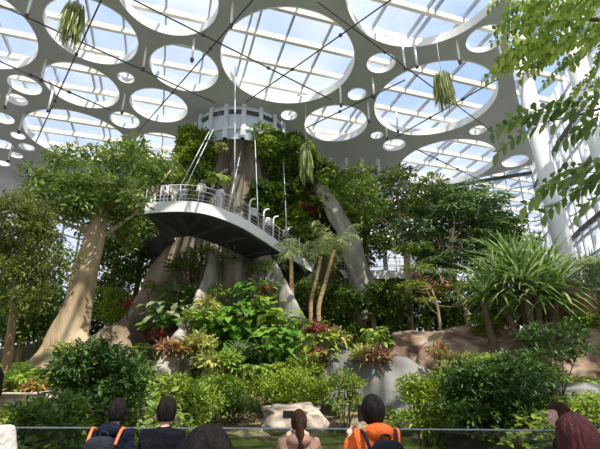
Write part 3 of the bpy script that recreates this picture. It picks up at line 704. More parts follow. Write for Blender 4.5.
# sword-leaved pandanus
def pandanus(label, d, base_px, heads, L, n, group):
    b = root_at(*base_px, d); t = thing('pandanus', label, 'plant', b, group)
    for hx, hy in heads:
        h = at(hx, hy, d + R_.uniform(-.6, .6)); mb = MB()
        tube(mb, bez([b - [0, 0, .2], b * .45 + h * .55 + [0, 0, -.3], h], 12), np.linspace(.22, .15, 12), 10); mb.build('stem', M['twig'], t)
        a = R_.uniform(0, 2 * PI, n); el = R_.uniform(-.2, 1.4, n)
        ax = np.c_[np.cos(a) * np.cos(el), np.sin(a) * np.cos(el), np.sin(el)]
        ln = L * R_.uniform(.7, 1.15, n); mb = MB()
        leaves(mb, h + ax * .1, ax, np.tile([0, 0, 1.], (n, 1)) + R_.normal(size=(n, 3)) * .1, ln, ln * .055, 'blade'); mb.build('leaf_rosette', M['pand'], t)
pandanus('big spiky sword-leaved plant with many long arching blades at right', 22, (534, 330), [(498, 294), (523, 286), (546, 280), (514, 274), (556, 294), (536, 296)], 2.5, 130, 'spiky plants')
pandanus('smaller spiky plant low left of the big sword-leaved plant', 22.6, (494, 325), [(482, 298)], 1.7, 90, 'spiky plants')
pandanus('spiky plant peeping at the right edge above the red rock wall', 23.5, (596, 300), [(594, 270)], 1.3, 60, 'spiky plants')

# shrubs ------------------------------------------------------------
def shrub(label, x0, y0, x1, y1, d, dd, n, r, n_per, L, lm, name='shrub', cat='shrub', group=None, asp=.45, tm='oval', nst=7, droop=.15, zf=.75, shape='ell'):
    cx, cy = (x0 + x1) / 2, (y0 + y1) / 2
    cl = (ell_clumps if shape == 'ell' else None)(cx, cy, max(2, (x1 - x0) / 2 - r * F / d * .7), max(2, (y1 - y0) / 2 - r * F / d * .5), d, dd, n, r, zf)
    b = root_at(cx, y1, d); t = thing(name, label, cat, b, group)
    mb = MB()
    for c, rr in cl: clump(mb, c, rr, max(20, int(n_per * DENS * np.prod(rr) ** (2 / 3))), L, asp, tm, droop)
    mb.build('foliage', lm, t)
    for k in range(nst):
        c = np.asarray(cl[k % len(cl)][0]); s = b + [R_.uniform(-.2, .2), R_.uniform(-.15, .15), -.1]
        st = MB(); tube(st, bez([s, s * .5 + c * .5 + [0, 0, .1], c], 7), np.linspace(.035, .01, 7), 6); st.build('stem', M['twig'], t)
    return t
shrub('big dark glossy shrub in front of the pale leaning tree', 42, 340, 152, 428, 11.5, .9, 64, .42, 170, .17, M['fdark'], nst=12, asp=.42)
shrub('mid green shrub behind the visitor in the black jacket', 136, 378, 224, 425, 17, .8, 36, .5, 190, .17, M['mgreen'])
shrub('bright green low shrub right of the gravel gap', 252, 368, 332, 408, 20.5, .9, 34, .5, 200, .16, M['bright'])
shrub('bright green low shrub below the colourful bed at left of the gravel', 192, 376, 256, 404, 21.3, .8, 28, .5, 200, .16, M['bright'])
shrub('dark green shrub at the gravel edge in shade', 212, 385, 256, 420, 19.8, .5, 14, .42, 190, .16, M['dgreen'])
shrub('small mid green shrub in front of the grey root beside the orange jacket', 322, 372, 370, 418, 19, .6, 18, .42, 190, .16, M['mgreen'])
shrub('lime green shrub at lower right of the pond', 385, 376, 470, 440, 15.5, .9, 36, .45, 190, .16, M['bright'])
shrub('large dark shrub filling the right foreground', 425, 356, 580, 440, 14.5, 1.1, 76, .5, 165, .17, M['fdark'], nst=12)
shrub('leafy sapling with dark tiered leaves in front of the brown rocks at right', 515, 312, 592, 372, 16, .8, 26, .42, 150, .19, M['fdark'], zf=.45, nst=9)
shrub('mid green shrub rising in front of the long brown rock ridge', 440, 352, 520, 400, 16.5, .7, 30, .42, 170, .16, M['mgreen'])
shrub('bright weedy shrub at lower right corner behind the red-haired visitor', 560, 392, 625, 440, 12.5, .6, 20, .4, 180, .17, M['mgreen'])
shrub('yellow-green clump on top of the brown rock under the spiky plants', 462, 312, 505, 336, 24, .5, 14, .4, 170, .18, M['bright'])
shrub('low weedy plants at the left edge below the stone slab', -5, 402, 60, 432, 10, .5, 16, .28, 190, .13, M['mgreen'])
shrub('bright green bush in sun between pale trunk and mottled trunk', 90, 285, 132, 326, 30.5, .8, 20, .6, 140, .22, M['bright'])
shrub('dark ivy mass beneath the right end of the walkway', 322, 275, 352, 330, 30, .8, 18, .6, 110, .24, M['dgreen'])
shrub('grey-green feathery bush on the right edge below the white columns', 572, 250, 625, 300, 21, .8, 18, .5, 150, .2, M['pale'])
shrub('dark fringe of shrubs at the water edge left of the backpack visitor', 10, 395, 100, 440, 9.5, .5, 24, .3, 180, .14, M['dgreen'])
shrub('dark green bush under the platform behind the layered tree', 425, 290, 470, 335, 28.5, .8, 18, .7, 100, .24, M['dgreen'])

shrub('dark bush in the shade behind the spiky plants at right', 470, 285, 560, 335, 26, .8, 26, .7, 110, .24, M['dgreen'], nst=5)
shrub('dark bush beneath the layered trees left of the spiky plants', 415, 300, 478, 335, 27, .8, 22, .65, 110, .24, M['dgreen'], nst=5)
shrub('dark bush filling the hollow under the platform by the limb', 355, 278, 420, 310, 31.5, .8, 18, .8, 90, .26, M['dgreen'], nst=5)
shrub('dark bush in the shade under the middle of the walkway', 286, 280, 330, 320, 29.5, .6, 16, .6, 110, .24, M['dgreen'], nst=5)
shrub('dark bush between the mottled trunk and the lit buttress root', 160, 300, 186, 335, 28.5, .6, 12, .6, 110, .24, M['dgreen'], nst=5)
shrub('dark hedge at the left edge far behind the fine-leaved tree', -40, 280, 60, 352, 34, .8, 30, 1.1, 70, .3, M['dgreen'], nst=4)
shrub('dark hedge far behind the pale leaning trunk', 50, 280, 150, 350, 37, .8, 34, 1.1, 70, .3, M['dgreen'], nst=4)
shrub('dark hedge far behind the layered trees, left part', 380, 268, 450, 348, 37.5, .8, 30, 1.1, 70, .3, M['dgreen'], nst=4)
shrub('dark hedge far behind the layered trees, right part', 445, 262, 540, 348, 37, .8, 34, 1.1, 70, .3, M['dgreen'], nst=4)
shrub('green bush at the right edge on the brown rock', 566, 302, 612, 345, 21.5, .6, 16, .5, 130, .2, M['mgreen'], nst=5)
def undergrowth():
    n = 52000; X, Y = R_.uniform(-16, 17, n), R_.uniform(7.6, 33, n)
    G0 = np.array([ground(x, y) for x, y in zip(X, Y)]); keep = (G0 > .22) & ~((X < -6.5) & (Y > 23)) & ~((np.hypot(X - 16.6, Y - 26) < 1.2) | (np.hypot(X - 17.1, Y - 21.4) < 1.2)) & ~((X > -3.4) & (X < 3.2) & (Y < 21.4)); X, Y = X[keep], Y[keep]
    Z = np.array([ground(x, y) for x, y in zip(X, Y)]) + R_.uniform(0, .35, len(X))
    a = R_.uniform(0, 2 * PI, len(X)); ax = np.c_[np.cos(a), np.sin(a), R_.uniform(0, .9, len(X))]
    mb = MB(); ln = R_.uniform(.16, .30, len(X)); leaves(mb, np.c_[X, Y, Z], ax, np.tile([0, -.3, 1.], (len(X), 1)) + R_.normal(size=(len(X), 3)) * .3, ln, ln * .45); o = mb.build('undergrowth', M['mgreen'])
    tag(o, 'low leafy ground cover between the plants on the slopes', 'ground cover', kind='stuff')
undergrowth()

# planting on the hill: rosettes, crotons, broad-leaved plants -------
def plant(label, px, py, d, h, kind, lm, n=40, L=.3, name=None, group=None, asp=None, sp=1.15):
    n = int(n * (2.2 if kind == 'croton' else 1.6)); h *= 1.1; L *= 1.12
    c = at(px, py, d); b = np.array([c[0], c[1], min(c[2], max(ground(c[0], c[1]), c[2] - h))])
    nm = name or {'broad': 'broad_leaved_plant', 'croton': 'croton', 'ros': 'rosette_plant', 'fern': 'fern'}[kind]
    t = thing(nm, label, 'plant', b, group); mb, st = MB(), MB()
    if kind == 'broad':
        a = R_.uniform(0, 2 * PI, n); rr = R_.random(n) ** .6 * h * .62 * sp
        tip = np.c_[c[0] + np.cos(a) * rr, c[1] + np.sin(a) * rr, c[2] + R_.uniform(-.45, .5, n) * h * (1 - .4 * rr / (h * sp))]
        ax = np.c_[np.cos(a), np.sin(a), R_.uniform(-.7, .1, n)] + R_.normal(size=(n, 3)) * .25 + [0, -.35, 0]
        ln = L * R_.uniform(.7, 1.25, n); leaves(mb, tip, ax, np.tile([0, -.45, 1.], (n, 1)), ln, ln * (asp or .68), 'heart')
        for k in range(0, n, 3): tube(st, bez([b, (b + tip[k]) / 2 + [0, 0, .1], tip[k]], 5), .014, 4)
    elif kind == 'croton':
        clump(mb, c, (h * .55 * sp, h * .5 * sp, h * .5), n, L, asp or .34, 'oval', .1, .2)
        for k in range(5):
            q = c + rdir(1)[0] * h * .3; tube(st, bez([b - [0, 0, .05], (b + q) / 2, q], 5), .02, 5)
    elif kind == 'ros':
        a = R_.uniform(0, 2 * PI, n); el = R_.uniform(.1, 1.25, n); ax = np.c_[np.cos(a) * np.cos(el), np.sin(a) * np.cos(el), np.sin(el)]
        ln = L * R_.uniform(.7, 1.15, n); c2 = c - [0, 0, h * .3]; leaves(mb, c2 + ax * .04, ax, np.tile([0, 0, 1.], (n, 1)), ln, ln * (asp or .11), 'blade')
        tube(st, [b - [0, 0, .1], c2], .05, 6)
    elif kind == 'fern':
        for k in range(n // 5):
            frond(mb, c - [0, 0, h * .3], 2 * PI * k / (n // 5) + R_.uniform(-.3, .3), h * .8 * sp, R_.uniform(.5, 1.1), R_.uniform(.6, 1), 14, L, L * .2, 'oval', .3, rach=st)
        tube(st, [b - [0, 0, .1], c - [0, 0, h * .3]], .04, 6)
    st.build('stem', M['twig'] if kind != 'broad' else M['phil'], t); mb.build('foliage', lm, t)
    return t
HILL = [
 ('red ti plant with spiky leaves left of the lit buttress root', 160, 333, 25.5, 1.1, 'ros', 'red', 60, .8),
 ('small red plant on the long root of the mottled trunk', 129, 303, 26.5, .8, 'ros', 'red', 45, .7),
 ('lime variegated croton at the foot of the lit buttress root', 202, 321, 24.4, 1.4, 'croton', 'lime', 130, .34),
 ('yellow croton just above the lime croton', 206, 306, 24.6, .9, 'croton', 'yellow', 70, .34),
 ('orange-red croton bed in front of the lime croton', 184, 352, 22.8, 1.1, 'croton', 'orange', 110, .34),
 ('pale yellow croton right of the orange bed', 200, 346, 22.8, 1.1, 'croton', 'yellow', 110, .34),
 ('creamy yellow croton at the left foot of the buttress root', 166, 350, 22.8, .8, 'croton', 'pink', 60, .32),
 ('dark broad-leaved plant at the centre of the slope', 222, 326, 25.5, 1.9, 'broad', 'phil', 60, .62),
 ('big heart-leaved plant right of the dark broad-leaved one', 243, 318, 25.8, 1.9, 'broad', 'phil', 60, .66),
 ('broad-leaved plant below the middle fold of the trunk', 234, 338, 24.8, 1.4, 'broad', 'phil', 46, .58),
 ('climbing lime vine up the middle of the trunk', 221, 298, 27.2, 1.6, 'croton', 'mgreen', 120, .26),
 ('leafy green clump on the right half of the slope top', 256, 292, 26.6, 1.5, 'broad', 'phil', 50, .5),
 ('small red croton at the top of the slope beside the green clump', 267, 291, 26.6, .7, 'croton', 'red', 40, .32),
 ('bright broad-leaved plant on the right edge of the slope', 264, 312, 25.8, 1.6, 'broad', 'bright', 50, .56),
 ('lime heart-leaved plant beside the right buttress root', 277, 322, 25.2, 1.4, 'broad', 'lime', 46, .54),
 ('broad glossy plant low beside the right buttress root', 280, 342, 24.2, 1.6, 'broad', 'phil', 54, .56),
 ('striped long-leaved rosette at the centre below the broad leaves', 240, 350, 23.7, 1.0, 'ros', 'pale', 44, .9),
 ('second striped rosette right of the centre of the slope', 262, 350, 23.7, 1.0, 'ros', 'pale', 40, .9),
 ('lime fern in front of the striped rosettes', 254, 364, 22.7, 1.0, 'fern', 'lime', 50, .26),
 ('lime fern low on the right of the slope', 285, 362, 22.6, 1.0, 'fern', 'bright', 50, .26),
 ('yellow-green croton low at the left of the slope', 210, 364, 22, 1.0, 'croton', 'yellow', 90, .32),
 ('orange-tipped croton low at the centre of the slope', 228, 362, 22, .9, 'croton', 'lime', 90, .32),
 ('palm-like leafy plant left of the lit buttress root', 166, 314, 26.4, 1.4, 'broad', 'pale', 46, .55),
 ('dark leafy plant at the foot of the mottled trunk', 160, 322, 26.4, 1.1, 'broad', 'phil', 40, .5),
 ('green fern below the red ti plant', 146, 344, 24, 1.0, 'fern', 'mgreen', 50, .26),
 ('green fern left of the orange croton bed', 138, 362, 21.5, .9, 'fern', 'bright', 50, .26),
 ('lime fern on the ridge right of the buttress root', 310, 320, 25, 1.4, 'fern', 'lime', 60, .28),
 ('dark red croton below the lime fern on the ridge', 317, 333, 24, .9, 'croton', 'red', 80, .32),
 ('yellow-pink croton on the crest of the grey root', 336, 340, 23.6, 1.0, 'croton', 'yellow', 90, .34),
 ('brown-pink croton in the hollow of the ridge', 314, 357, 23, .9, 'croton', 'pink', 70, .32),
 ('green leafy plant under the yellow-pink croton', 320, 346, 23.4, 1.3, 'broad', 'bright', 46, .4),
 ('green shrub-like plant low in the hollow beside the grey root', 303, 372, 21.7, 1.5, 'croton', 'mgreen', 160, .24),
 ('yellow croton on the face of the grey root', 363, 358, 22.3, .9, 'croton', 'yellow', 90, .32),
 ('brown-red croton rosette on the face of the grey root', 379, 359, 22, .9, 'croton', 'pink', 90, .34),
 ('pale lime plant behind the crest of the grey root', 377, 336, 24.5, 1.0, 'broad', 'lime', 36, .4),
 ('yellow bromeliad in front of the brown rock ridge', 448, 356, 20.5, .8, 'ros', 'yellow', 50, .7),
 ('second yellow bromeliad right of the first by the brown rock ridge', 461, 357, 20.5, .7, 'ros', 'yellow', 44, .6),
 ('orange-red plant behind the yellow bromeliads', 438, 353, 21, .6, 'croton', 'orange', 50, .28),
 ('yellow-green plant at the left edge above the stone slab', 20, 382, 13.6, .8, 'croton', 'lime', 120, .22),
 ('orange-brown ground plant on the stone slab at left', 36, 390, 13.4, .5, 'croton', 'orange', 80, .18),
 ('orange-yellow croton at the foot of the pale leaning tree', 64, 352, 16.5, .6, 'croton', 'yellow', 60, .22),
 ('green fern at the left edge beyond the pale tree roots', 12, 372, 15, .8, 'fern', 'bright', 50, .2),
 ('green rosette on top of the mottled trunk stem', 178, 270, 29, .9, 'croton', 'olive', 60, .28),
 ('small fern high on the lit buttress root under the walkway', 207, 246, 28.2, .8, 'fern', 'mgreen', 40, .2),
 ('bright yellow-green plant tucked under the walkway on the trunk', 228, 243, 28.2, .8, 'croton', 'lime', 60, .26),
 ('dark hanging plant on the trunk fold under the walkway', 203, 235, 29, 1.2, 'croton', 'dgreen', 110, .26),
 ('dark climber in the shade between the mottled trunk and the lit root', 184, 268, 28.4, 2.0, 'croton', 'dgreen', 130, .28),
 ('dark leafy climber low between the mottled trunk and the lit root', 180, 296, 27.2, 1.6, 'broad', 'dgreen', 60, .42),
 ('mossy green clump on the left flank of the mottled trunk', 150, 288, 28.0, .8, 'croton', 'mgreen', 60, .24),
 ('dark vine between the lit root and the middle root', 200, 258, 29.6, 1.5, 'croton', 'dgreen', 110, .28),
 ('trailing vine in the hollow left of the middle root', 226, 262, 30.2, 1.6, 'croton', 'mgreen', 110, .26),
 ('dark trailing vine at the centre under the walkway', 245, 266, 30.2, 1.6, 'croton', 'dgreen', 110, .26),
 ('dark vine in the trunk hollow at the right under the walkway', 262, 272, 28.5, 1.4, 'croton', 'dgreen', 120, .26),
]
for lab, px, py, d, h, kind, mm, n, L in HILL: plant(lab, px, py, d, h, kind, M[mm], n, L, group='planting on the slope')

# green climbers on the trunk and on the planted core to its right ----------
def core():
    V = []; zs = np.linspace(3, 19.2, 24); na = 60; cx, cy = -.2, 34.6
    for z in zs:
        r0 = np.interp(z, [3, 10, 16, 19.2], [4.6, 4.0, 3.2, 2.2])
        for k in range(na):
            a = 2 * PI * k / na; r = r0 + .5 * fbm(math.cos(a) * 1.5, math.sin(a) * 1.5, z * .3); V.append((cx + r * math.cos(a) * 1.1, cy + r * math.sin(a) * .6, z))
    Fs = [(j * na + k, j * na + (k + 1) % na, (j + 1) * na + (k + 1) % na, (j + 1) * na + k) for j in range(23) for k in range(na)]; Fs.append(tuple(23 * na + k for k in range(na)))
    o = MB().add(V, Fs).build('planted_rock_core', M['core']); tag(o, 'dark planted rock mass right of the giant trunk, covered with climbers', 'rock')
core()
CLIMB = [
 ('leafy climber crowning the trunk top right under the glazed drum', 266, 140, 10, 9, 30.2, 'mgreen'), ('leafy climber at the trunk top left under the glazed drum', 190, 140, 5, 7, 30.4, 'mgreen'),
 ('dark climber at the far right of the glazed drum', 285, 145, 13, 9, 30.5, 'dgreen'), ('dark climber on the right side of the bare trunk strip behind the rail', 264, 202, 7, 16, 30.4, 'dgreen'),
 ('climbing shrub at the top right of the giant trunk', 274, 154, 16, 14, 31.8, 'mgreen'), ('dark climber right of the bare trunk strip', 274, 182, 16, 16, 31.4, 'dgreen'),
 ('dark climber above the descending walkway rail', 272, 205, 18, 14, 31, 'dgreen'), ('mid green climber right of the top of the planted wall', 298, 162, 16, 16, 32.3, 'mgreen'),
 ('dark climber in the middle of the planted wall', 298, 192, 18, 16, 32, 'dgreen'), ('bright climber low on the planted wall above the palms', 296, 220, 16, 14, 31.5, 'mgreen'),
 ('dark climber behind the hanging moss', 322, 175, 14, 16, 33, 'dgreen'), ('dark climber left of the bare grey limb', 314, 212, 10, 14, 32.5, 'dgreen'),
 ('lime climber at the left edge of the giant trunk above the walkway', 188, 155, 5, 18, 30.2, 'bright'), ('hanging green plant on the left half of the trunk top', 203, 150, 5, 13, 30, 'mgreen'),
 ('brown-leaved dark climber under the hanging plant on the trunk', 204, 172, 5, 9, 30, 'dgreen'), ('dark green climber behind the visitors at the left of the walkway', 186, 182, 8, 12, 30, 'mgreen'),
 ('dark creeper behind the walkway left of the cream-jacket visitor', 158, 190, 14, 8, 33, 'dgreen')]
for lab, cx, cy, hw, hh, d, mm in CLIMB:
    cl = ell_clumps(cx, cy, hw, hh, d, .7, 14, .75, .8); b = at(cx, cy + hh, d)
    t = thing('climbing_plant', lab, 'plant', b, 'climbers on the trunk'); mb = MB()
    for c, r in cl: clump(mb, c, r, 260, .30, .5)
    mb.build('foliage', M[mm], t); st = MB(); tube(st, bez([b + [0, .6, -1], b + [0, .5, 1], at(cx, cy, d + .4)], 8), .04, 6); st.build('stem', M['twig'], t)
for lab, px, py, d, h, kind, mm, n, L in (
 ('red-leaved plant at the top of the planted wall', 262, 141, 30.2, 1.0, 'croton', 'orange', 90, .3), ('lime plant at top of the planted wall right of the red one', 279, 147, 30.4, .9, 'croton', 'lime', 90, .28),
 ('red plant hanging on the planted wall beside the grey limb', 307, 210, 30.8, .9, 'croton', 'red', 90, .3), ('red plant just below the hanging moss', 309, 188, 31.2, .7, 'croton', 'red', 50, .28),
 ('yellow-green fern on the bare trunk strip behind the walkway', 219, 174, 28.6, 1.2, 'fern', 'lime', 60, .26), ('small orange plant at the trunk top under the drum', 221, 148, 28.8, .6, 'croton', 'yellow', 40, .26)):
    plant(lab, px, py, d, h, kind, M[mm], n, L, group='climbers on the trunk')

# hanging plants -------------------------------------------------------
def hanging(name, label, x, y0, y1, d, w, n, group):
    a, b = at(x, y0, d), at(x, y1, d); H = a[2] - b[2]
    t = thing(name, label, 'hanging plant', a, group)
    ang = R_.uniform(0, 2 * PI, n); rr = R_.random(n) ** .5 * w
    pos = np.c_[a[0] + np.cos(ang) * rr, a[1] + np.sin(ang) * rr, a[2] - R_.uniform(0, .55, n) ** 1.3 * H - .06 * H * (rr / w) ** 2]
    ax = np.c_[np.cos(ang) * .12, np.sin(ang) * .12, -np.ones(n)] + R_.normal(size=(n, 3)) * .04
    mb = MB(); leaves(mb, pos, ax, R_.normal(size=(n, 3)), H * R_.uniform(.25, .5, n), np.full(n, .06), 'strand'); mb.build('strands', M['moss'], t)
    mb = MB(); tube(mb, [a + [0, 0, -.2], (a[0], a[1], (a[2] + ZC) / 2), (a[0], a[1], ZC)], .02, 5); mb.build('hanging_cord', M['mullion'], t)
hanging('hanging_grass', 'hanging ball of pale green grass under the upper left skylight', 77, 3, 50, 19, .50, 520, 'hanging plants')
hanging('hanging_tassel_plant', 'hanging green tassel plant below the right skylight', 441, 72, 114, 22, .50, 460, 'hanging plants')
hanging('hanging_moss', 'pale hanging moss in front of the planted wall', 306, 143, 187, 29, .36, 420, 'hanging plants')

# overhanging tree at the right, its trunk stands outside the frame --------------
def overhang():
    bx, by = 5.3, 4.6
    t = thing('overhanging_tree', 'near tree at right whose leafy branches hang into the upper right corner', 'tree', (bx, by, 0))
    mb = MB(); tube(mb, bez([(bx, by, -.1), (bx + .1, by, 2.5), (bx, by + .1, 5), (bx - .1, by + .2, 7.5)], 16), np.linspace(.24, .1, 16), 12, wob=.05); mb.build('trunk', M['bark2'], t)
    def branch(pix, d, r0, spec, lm):
        P = bez([(bx, by + .1, at(*pix[0], d)[2] - .5)] + [at(px, py, d + .12 * k) for k, (px, py) in enumerate(pix)], 20)
        mb = MB(); tube(mb, P, np.linspace(r0, .008, 20), 7); br = mb.build('branch', M['twig'], t)
        mb = MB(); rc = MB()
        for (x0, y0), (x1, y1), dd, nl, ll, lw in spec:
            a, b = at(x0, y0, d + dd), at(x1, y1, d + dd + R_.uniform(-.2, .2)); L = np.linalg.norm(b - a)
            C = a + (b - a) * np.linspace(.08, 1, nl)[:, None] + np.array([0, 0, 1]) * (.10 * L * np.sin(np.linspace(.1, 1, nl) * PI))[:, None]
            T = unit(np.gradient(C, axis=0)); side = unit(np.cross(T, [.1, .5, 1.0])); tube(rc, C, .006, 5)
            for s in (1, -1):
                ax = side * s + T * .5 + R_.normal(size=(nl, 3)) * .18 + [0, 0, -.2]
                ln = ll * R_.uniform(.75, 1.15, nl)
                leaves(mb, C, ax, np.tile([.1, .55, 1.], (nl, 1)) + R_.normal(size=(nl, 3)) * .3, ln, ln * lw, 'oval')
        mb.build('leaves', lm, br); rc.build('leaf_stalks', M['backd'], br)
    sp = []
    for k in range(62):
        x0, y0 = R_.uniform(520, 620), R_.uniform(-12, 52); a = R_.uniform(2.5, 4.1); l = R_.uniform(22, 42)
        if x0 + l * math.cos(a) < 488: continue
        sp.append(((x0, y0), (x0 + l * math.cos(a), y0 + abs(l * math.sin(a)) * .6 + 8), R_.uniform(-.6, .9), 7, .145, .5))
    for x0, y0, x1, y1 in ((548, 25, 492, 42), (545, 20, 500, 28), (560, 45, 520, 70), (545, 62, 488, 78), (580, 55, 545, 82), (600, 70, 572, 95), (530, 50, 496, 62), (555, 60, 520, 78), (600, 40, 570, 66), (610, 50, 585, 90), (600, 75, 590, 110), (545, 5, 505, 12), (540, 66, 494, 70)):
        sp.append(((x0, y0), (x1, y1), R_.uniform(-.3, .3), 9, .135, .5))
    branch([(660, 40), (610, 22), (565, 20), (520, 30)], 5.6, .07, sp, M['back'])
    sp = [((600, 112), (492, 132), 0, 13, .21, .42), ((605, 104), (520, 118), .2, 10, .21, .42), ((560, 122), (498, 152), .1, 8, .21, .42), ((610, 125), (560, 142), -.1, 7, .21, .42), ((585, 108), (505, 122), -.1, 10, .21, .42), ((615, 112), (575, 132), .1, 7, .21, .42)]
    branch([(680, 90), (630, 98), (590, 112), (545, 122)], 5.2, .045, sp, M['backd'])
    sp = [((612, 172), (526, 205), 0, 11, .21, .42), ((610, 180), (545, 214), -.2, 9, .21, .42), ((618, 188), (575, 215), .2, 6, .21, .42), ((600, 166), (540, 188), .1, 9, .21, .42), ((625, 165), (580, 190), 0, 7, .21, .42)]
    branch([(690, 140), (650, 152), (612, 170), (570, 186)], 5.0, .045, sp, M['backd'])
overhang()

# glass guard in front of the pond ------------------------------------
def guard():
    y = 6.35; h = 1.27; t = thing('glass_guard', 'clear glass guard with thin metal rail along the pond edge', 'railing', (0, y, 0))
    mb = MB(); tube(mb, [(-6.4, y, h), (0, y, h - .02), (6.4, y, h - .06)], .009, 8); mb.build('top_rail', M['purlin'], t)
    for k in range(-4, 4):
        mb = MB(); box(mb, (k * 1.6 + .8, y, .64), 1.57, .016, 1.2); mb.build('glass_panel', M['railglass'], t, smooth=False)
    mb = MB(); box(mb, (0, y, .05), 12.8, .1, .1); mb.build('base_channel', M['dark'], t, smooth=False)
guard()

# ------------------------------------------------------------------ people
def skinned(nodes, edges, root, sub=1):
    """nodes: (point, (rx, ry)); returns evaluated vertices and faces"""
    me = bpy.data.meshes.new('tmp'); me.from_pydata([tuple(map(float, p)) for p, _ in nodes], edges, [])
    o = bpy.data.objects.new('tmp', me); COL.objects.link(o)
    o.modifiers.new('s', 'SKIN'); 
    for i, (p, r) in enumerate(nodes):
        sv = me.skin_vertices[0].data[i]; sv.radius = (r, r) if np.ndim(r) == 0 else r; sv.use_root = (i == root)
    sb = o.modifiers.new('u', 'SUBSURF'); sb.levels = sb.render_levels = sub
    ev = o.evaluated_get(bpy.context.evaluated_depsgraph_get()); m2 = ev.to_mesh()
    V = np.array([v.co[:] for v in m2.vertices]); Fs = [tuple(p.vertices) for p in m2.polygons]
    ev.to_mesh_clear(); bpy.data.objects.remove(o); bpy.data.meshes.remove(me); return V, Fs
def remeshed(mb, vox):
    me = bpy.data.meshes.new('tmp'); o = mb.build('tmp', M['skin'])
    r = o.modifiers.new('r', 'REMESH'); r.mode = 'VOXEL'; r.voxel_size = vox; r.use_smooth_shade = True
    sm = o.modifiers.new('m', 'SMOOTH'); sm.factor = .5; sm.iterations = 2
    ev = o.evaluated_get(bpy.context.evaluated_depsgraph_get()); m2 = ev.to_mesh()
    V = np.array([v.co[:] for v in m2.vertices]); Fs = [tuple(p.vertices) for p in m2.polygons]
    ev.to_mesh_clear(); m0 = o.data; bpy.data.objects.remove(o); bpy.data.meshes.remove(m0); bpy.data.meshes.remove(me)
    return V, Fs
def sphere(c, r, nu=20, nv=14, fn=None):
    V = []; Fs = []
    for j in range(nv + 1):
        for k in range(nu):
            t, a = PI * j / nv, 2 * PI * k / nu; d = np.array([math.sin(t) * math.cos(a), math.sin(t) * math.sin(a), math.cos(t)])
            V.append(np.asarray(c) + (d * np.asarray(r) if fn is None else fn(d) * np.asarray(r)))
    for j in range(nv):
        for k in range(nu): Fs.append((j * nu + k, (j + 1) * nu + k, (j + 1) * nu + (k + 1) % nu, j * nu + (k + 1) % nu))
    return np.array(V), Fs
def head_pts(c, mb, rot):
    """a head looking along +y before rot (radians about z)"""
    cr, sr = math.cos(rot), math.sin(rot)
    def W(P): P = np.asarray(P, float).reshape(-1, 3); return np.c_[P[:, 0] * cr - P[:, 1] * sr, P[:, 0] * sr + P[:, 1] * cr, P[:, 2]] + c
    def shape(d):
        q = d.copy()
        if d[2] < 0: q[0] *= 1 - .32 * (-d[2]) ** 1.3; q[1] = q[1] * (1 - .2 * -d[2]) + .12 * -d[2]
        return q
    V, Fs = sphere((0, 0, 0), (.076, .095, .118), 24, 18, shape); mb.add(W(V), Fs)
    V, Fs = sphere((0, .102, -.018), (.013, .020, .026), 8, 8); mb.add(W(V), Fs)              # nose
    V, Fs = sphere((0, .088, -.062), (.024, .012, .009), 8, 6); mb.add(W(V), Fs)              # mouth
    V, Fs = sphere((0, .084, .022), (.05, .014, .010), 10, 6); mb.add(W(V), Fs)               # brow
    for s in (-1, 1):
        V, Fs = sphere((s * .078, -.005, -.012), (.010, .019, .032), 8, 8); mb.add(W(V), Fs)    # ears
    return W
def hand(mb, wrist, d, nrm, side, curl=.5, k=1.0):
    """palm and five fingers from the wrist along d; nrm = palm side; side = +1 right / -1 left"""
    d = unit(np.asarray(d, float)); nrm = unit(np.asarray(nrm, float) - d * (np.asarray(nrm, float) @ d)); s = np.cross(d, nrm) * side
    w = np.asarray(wrist, float); nodes = [(w, (.026, .019)), (w + d * .045 * k, (.036, .015)), (w + d * .085 * k, (.038, .013))]
    V, Fs = skinned(nodes, [(0, 1), (1, 2)], 0); mb.add(V, Fs)
    for off, ln in ((-.028, .070), (-.010, .080), (.010, .075), (.028, .060)):
        p = w + d * .078 * k + s * off; nd = [(p, .0088)]; a = 0.0; dr = d
        for seg in (.45, .32, .23):
            a += curl * .75; dr = d * math.cos(a) + nrm * math.sin(a); p = p + dr * ln * seg * k; nd.append((p, .0082))
        V, Fs = skinned(nd, [(0, 1), (1, 2), (2, 3)], 0); mb.add(V, Fs)
    p = w + d * .03 * k - s * .024; nd = [(p, .0115)]
    for e in (.034, .028): p = p + unit(d * .75 - s * .6 + nrm * .5 * curl) * e * k; nd.append((p, .0095))
    V, Fs = skinned(nd, [(0, 1), (1, 2)], 0); mb.add(V, Fs)
    return w + d * .09 * k + nrm * .02
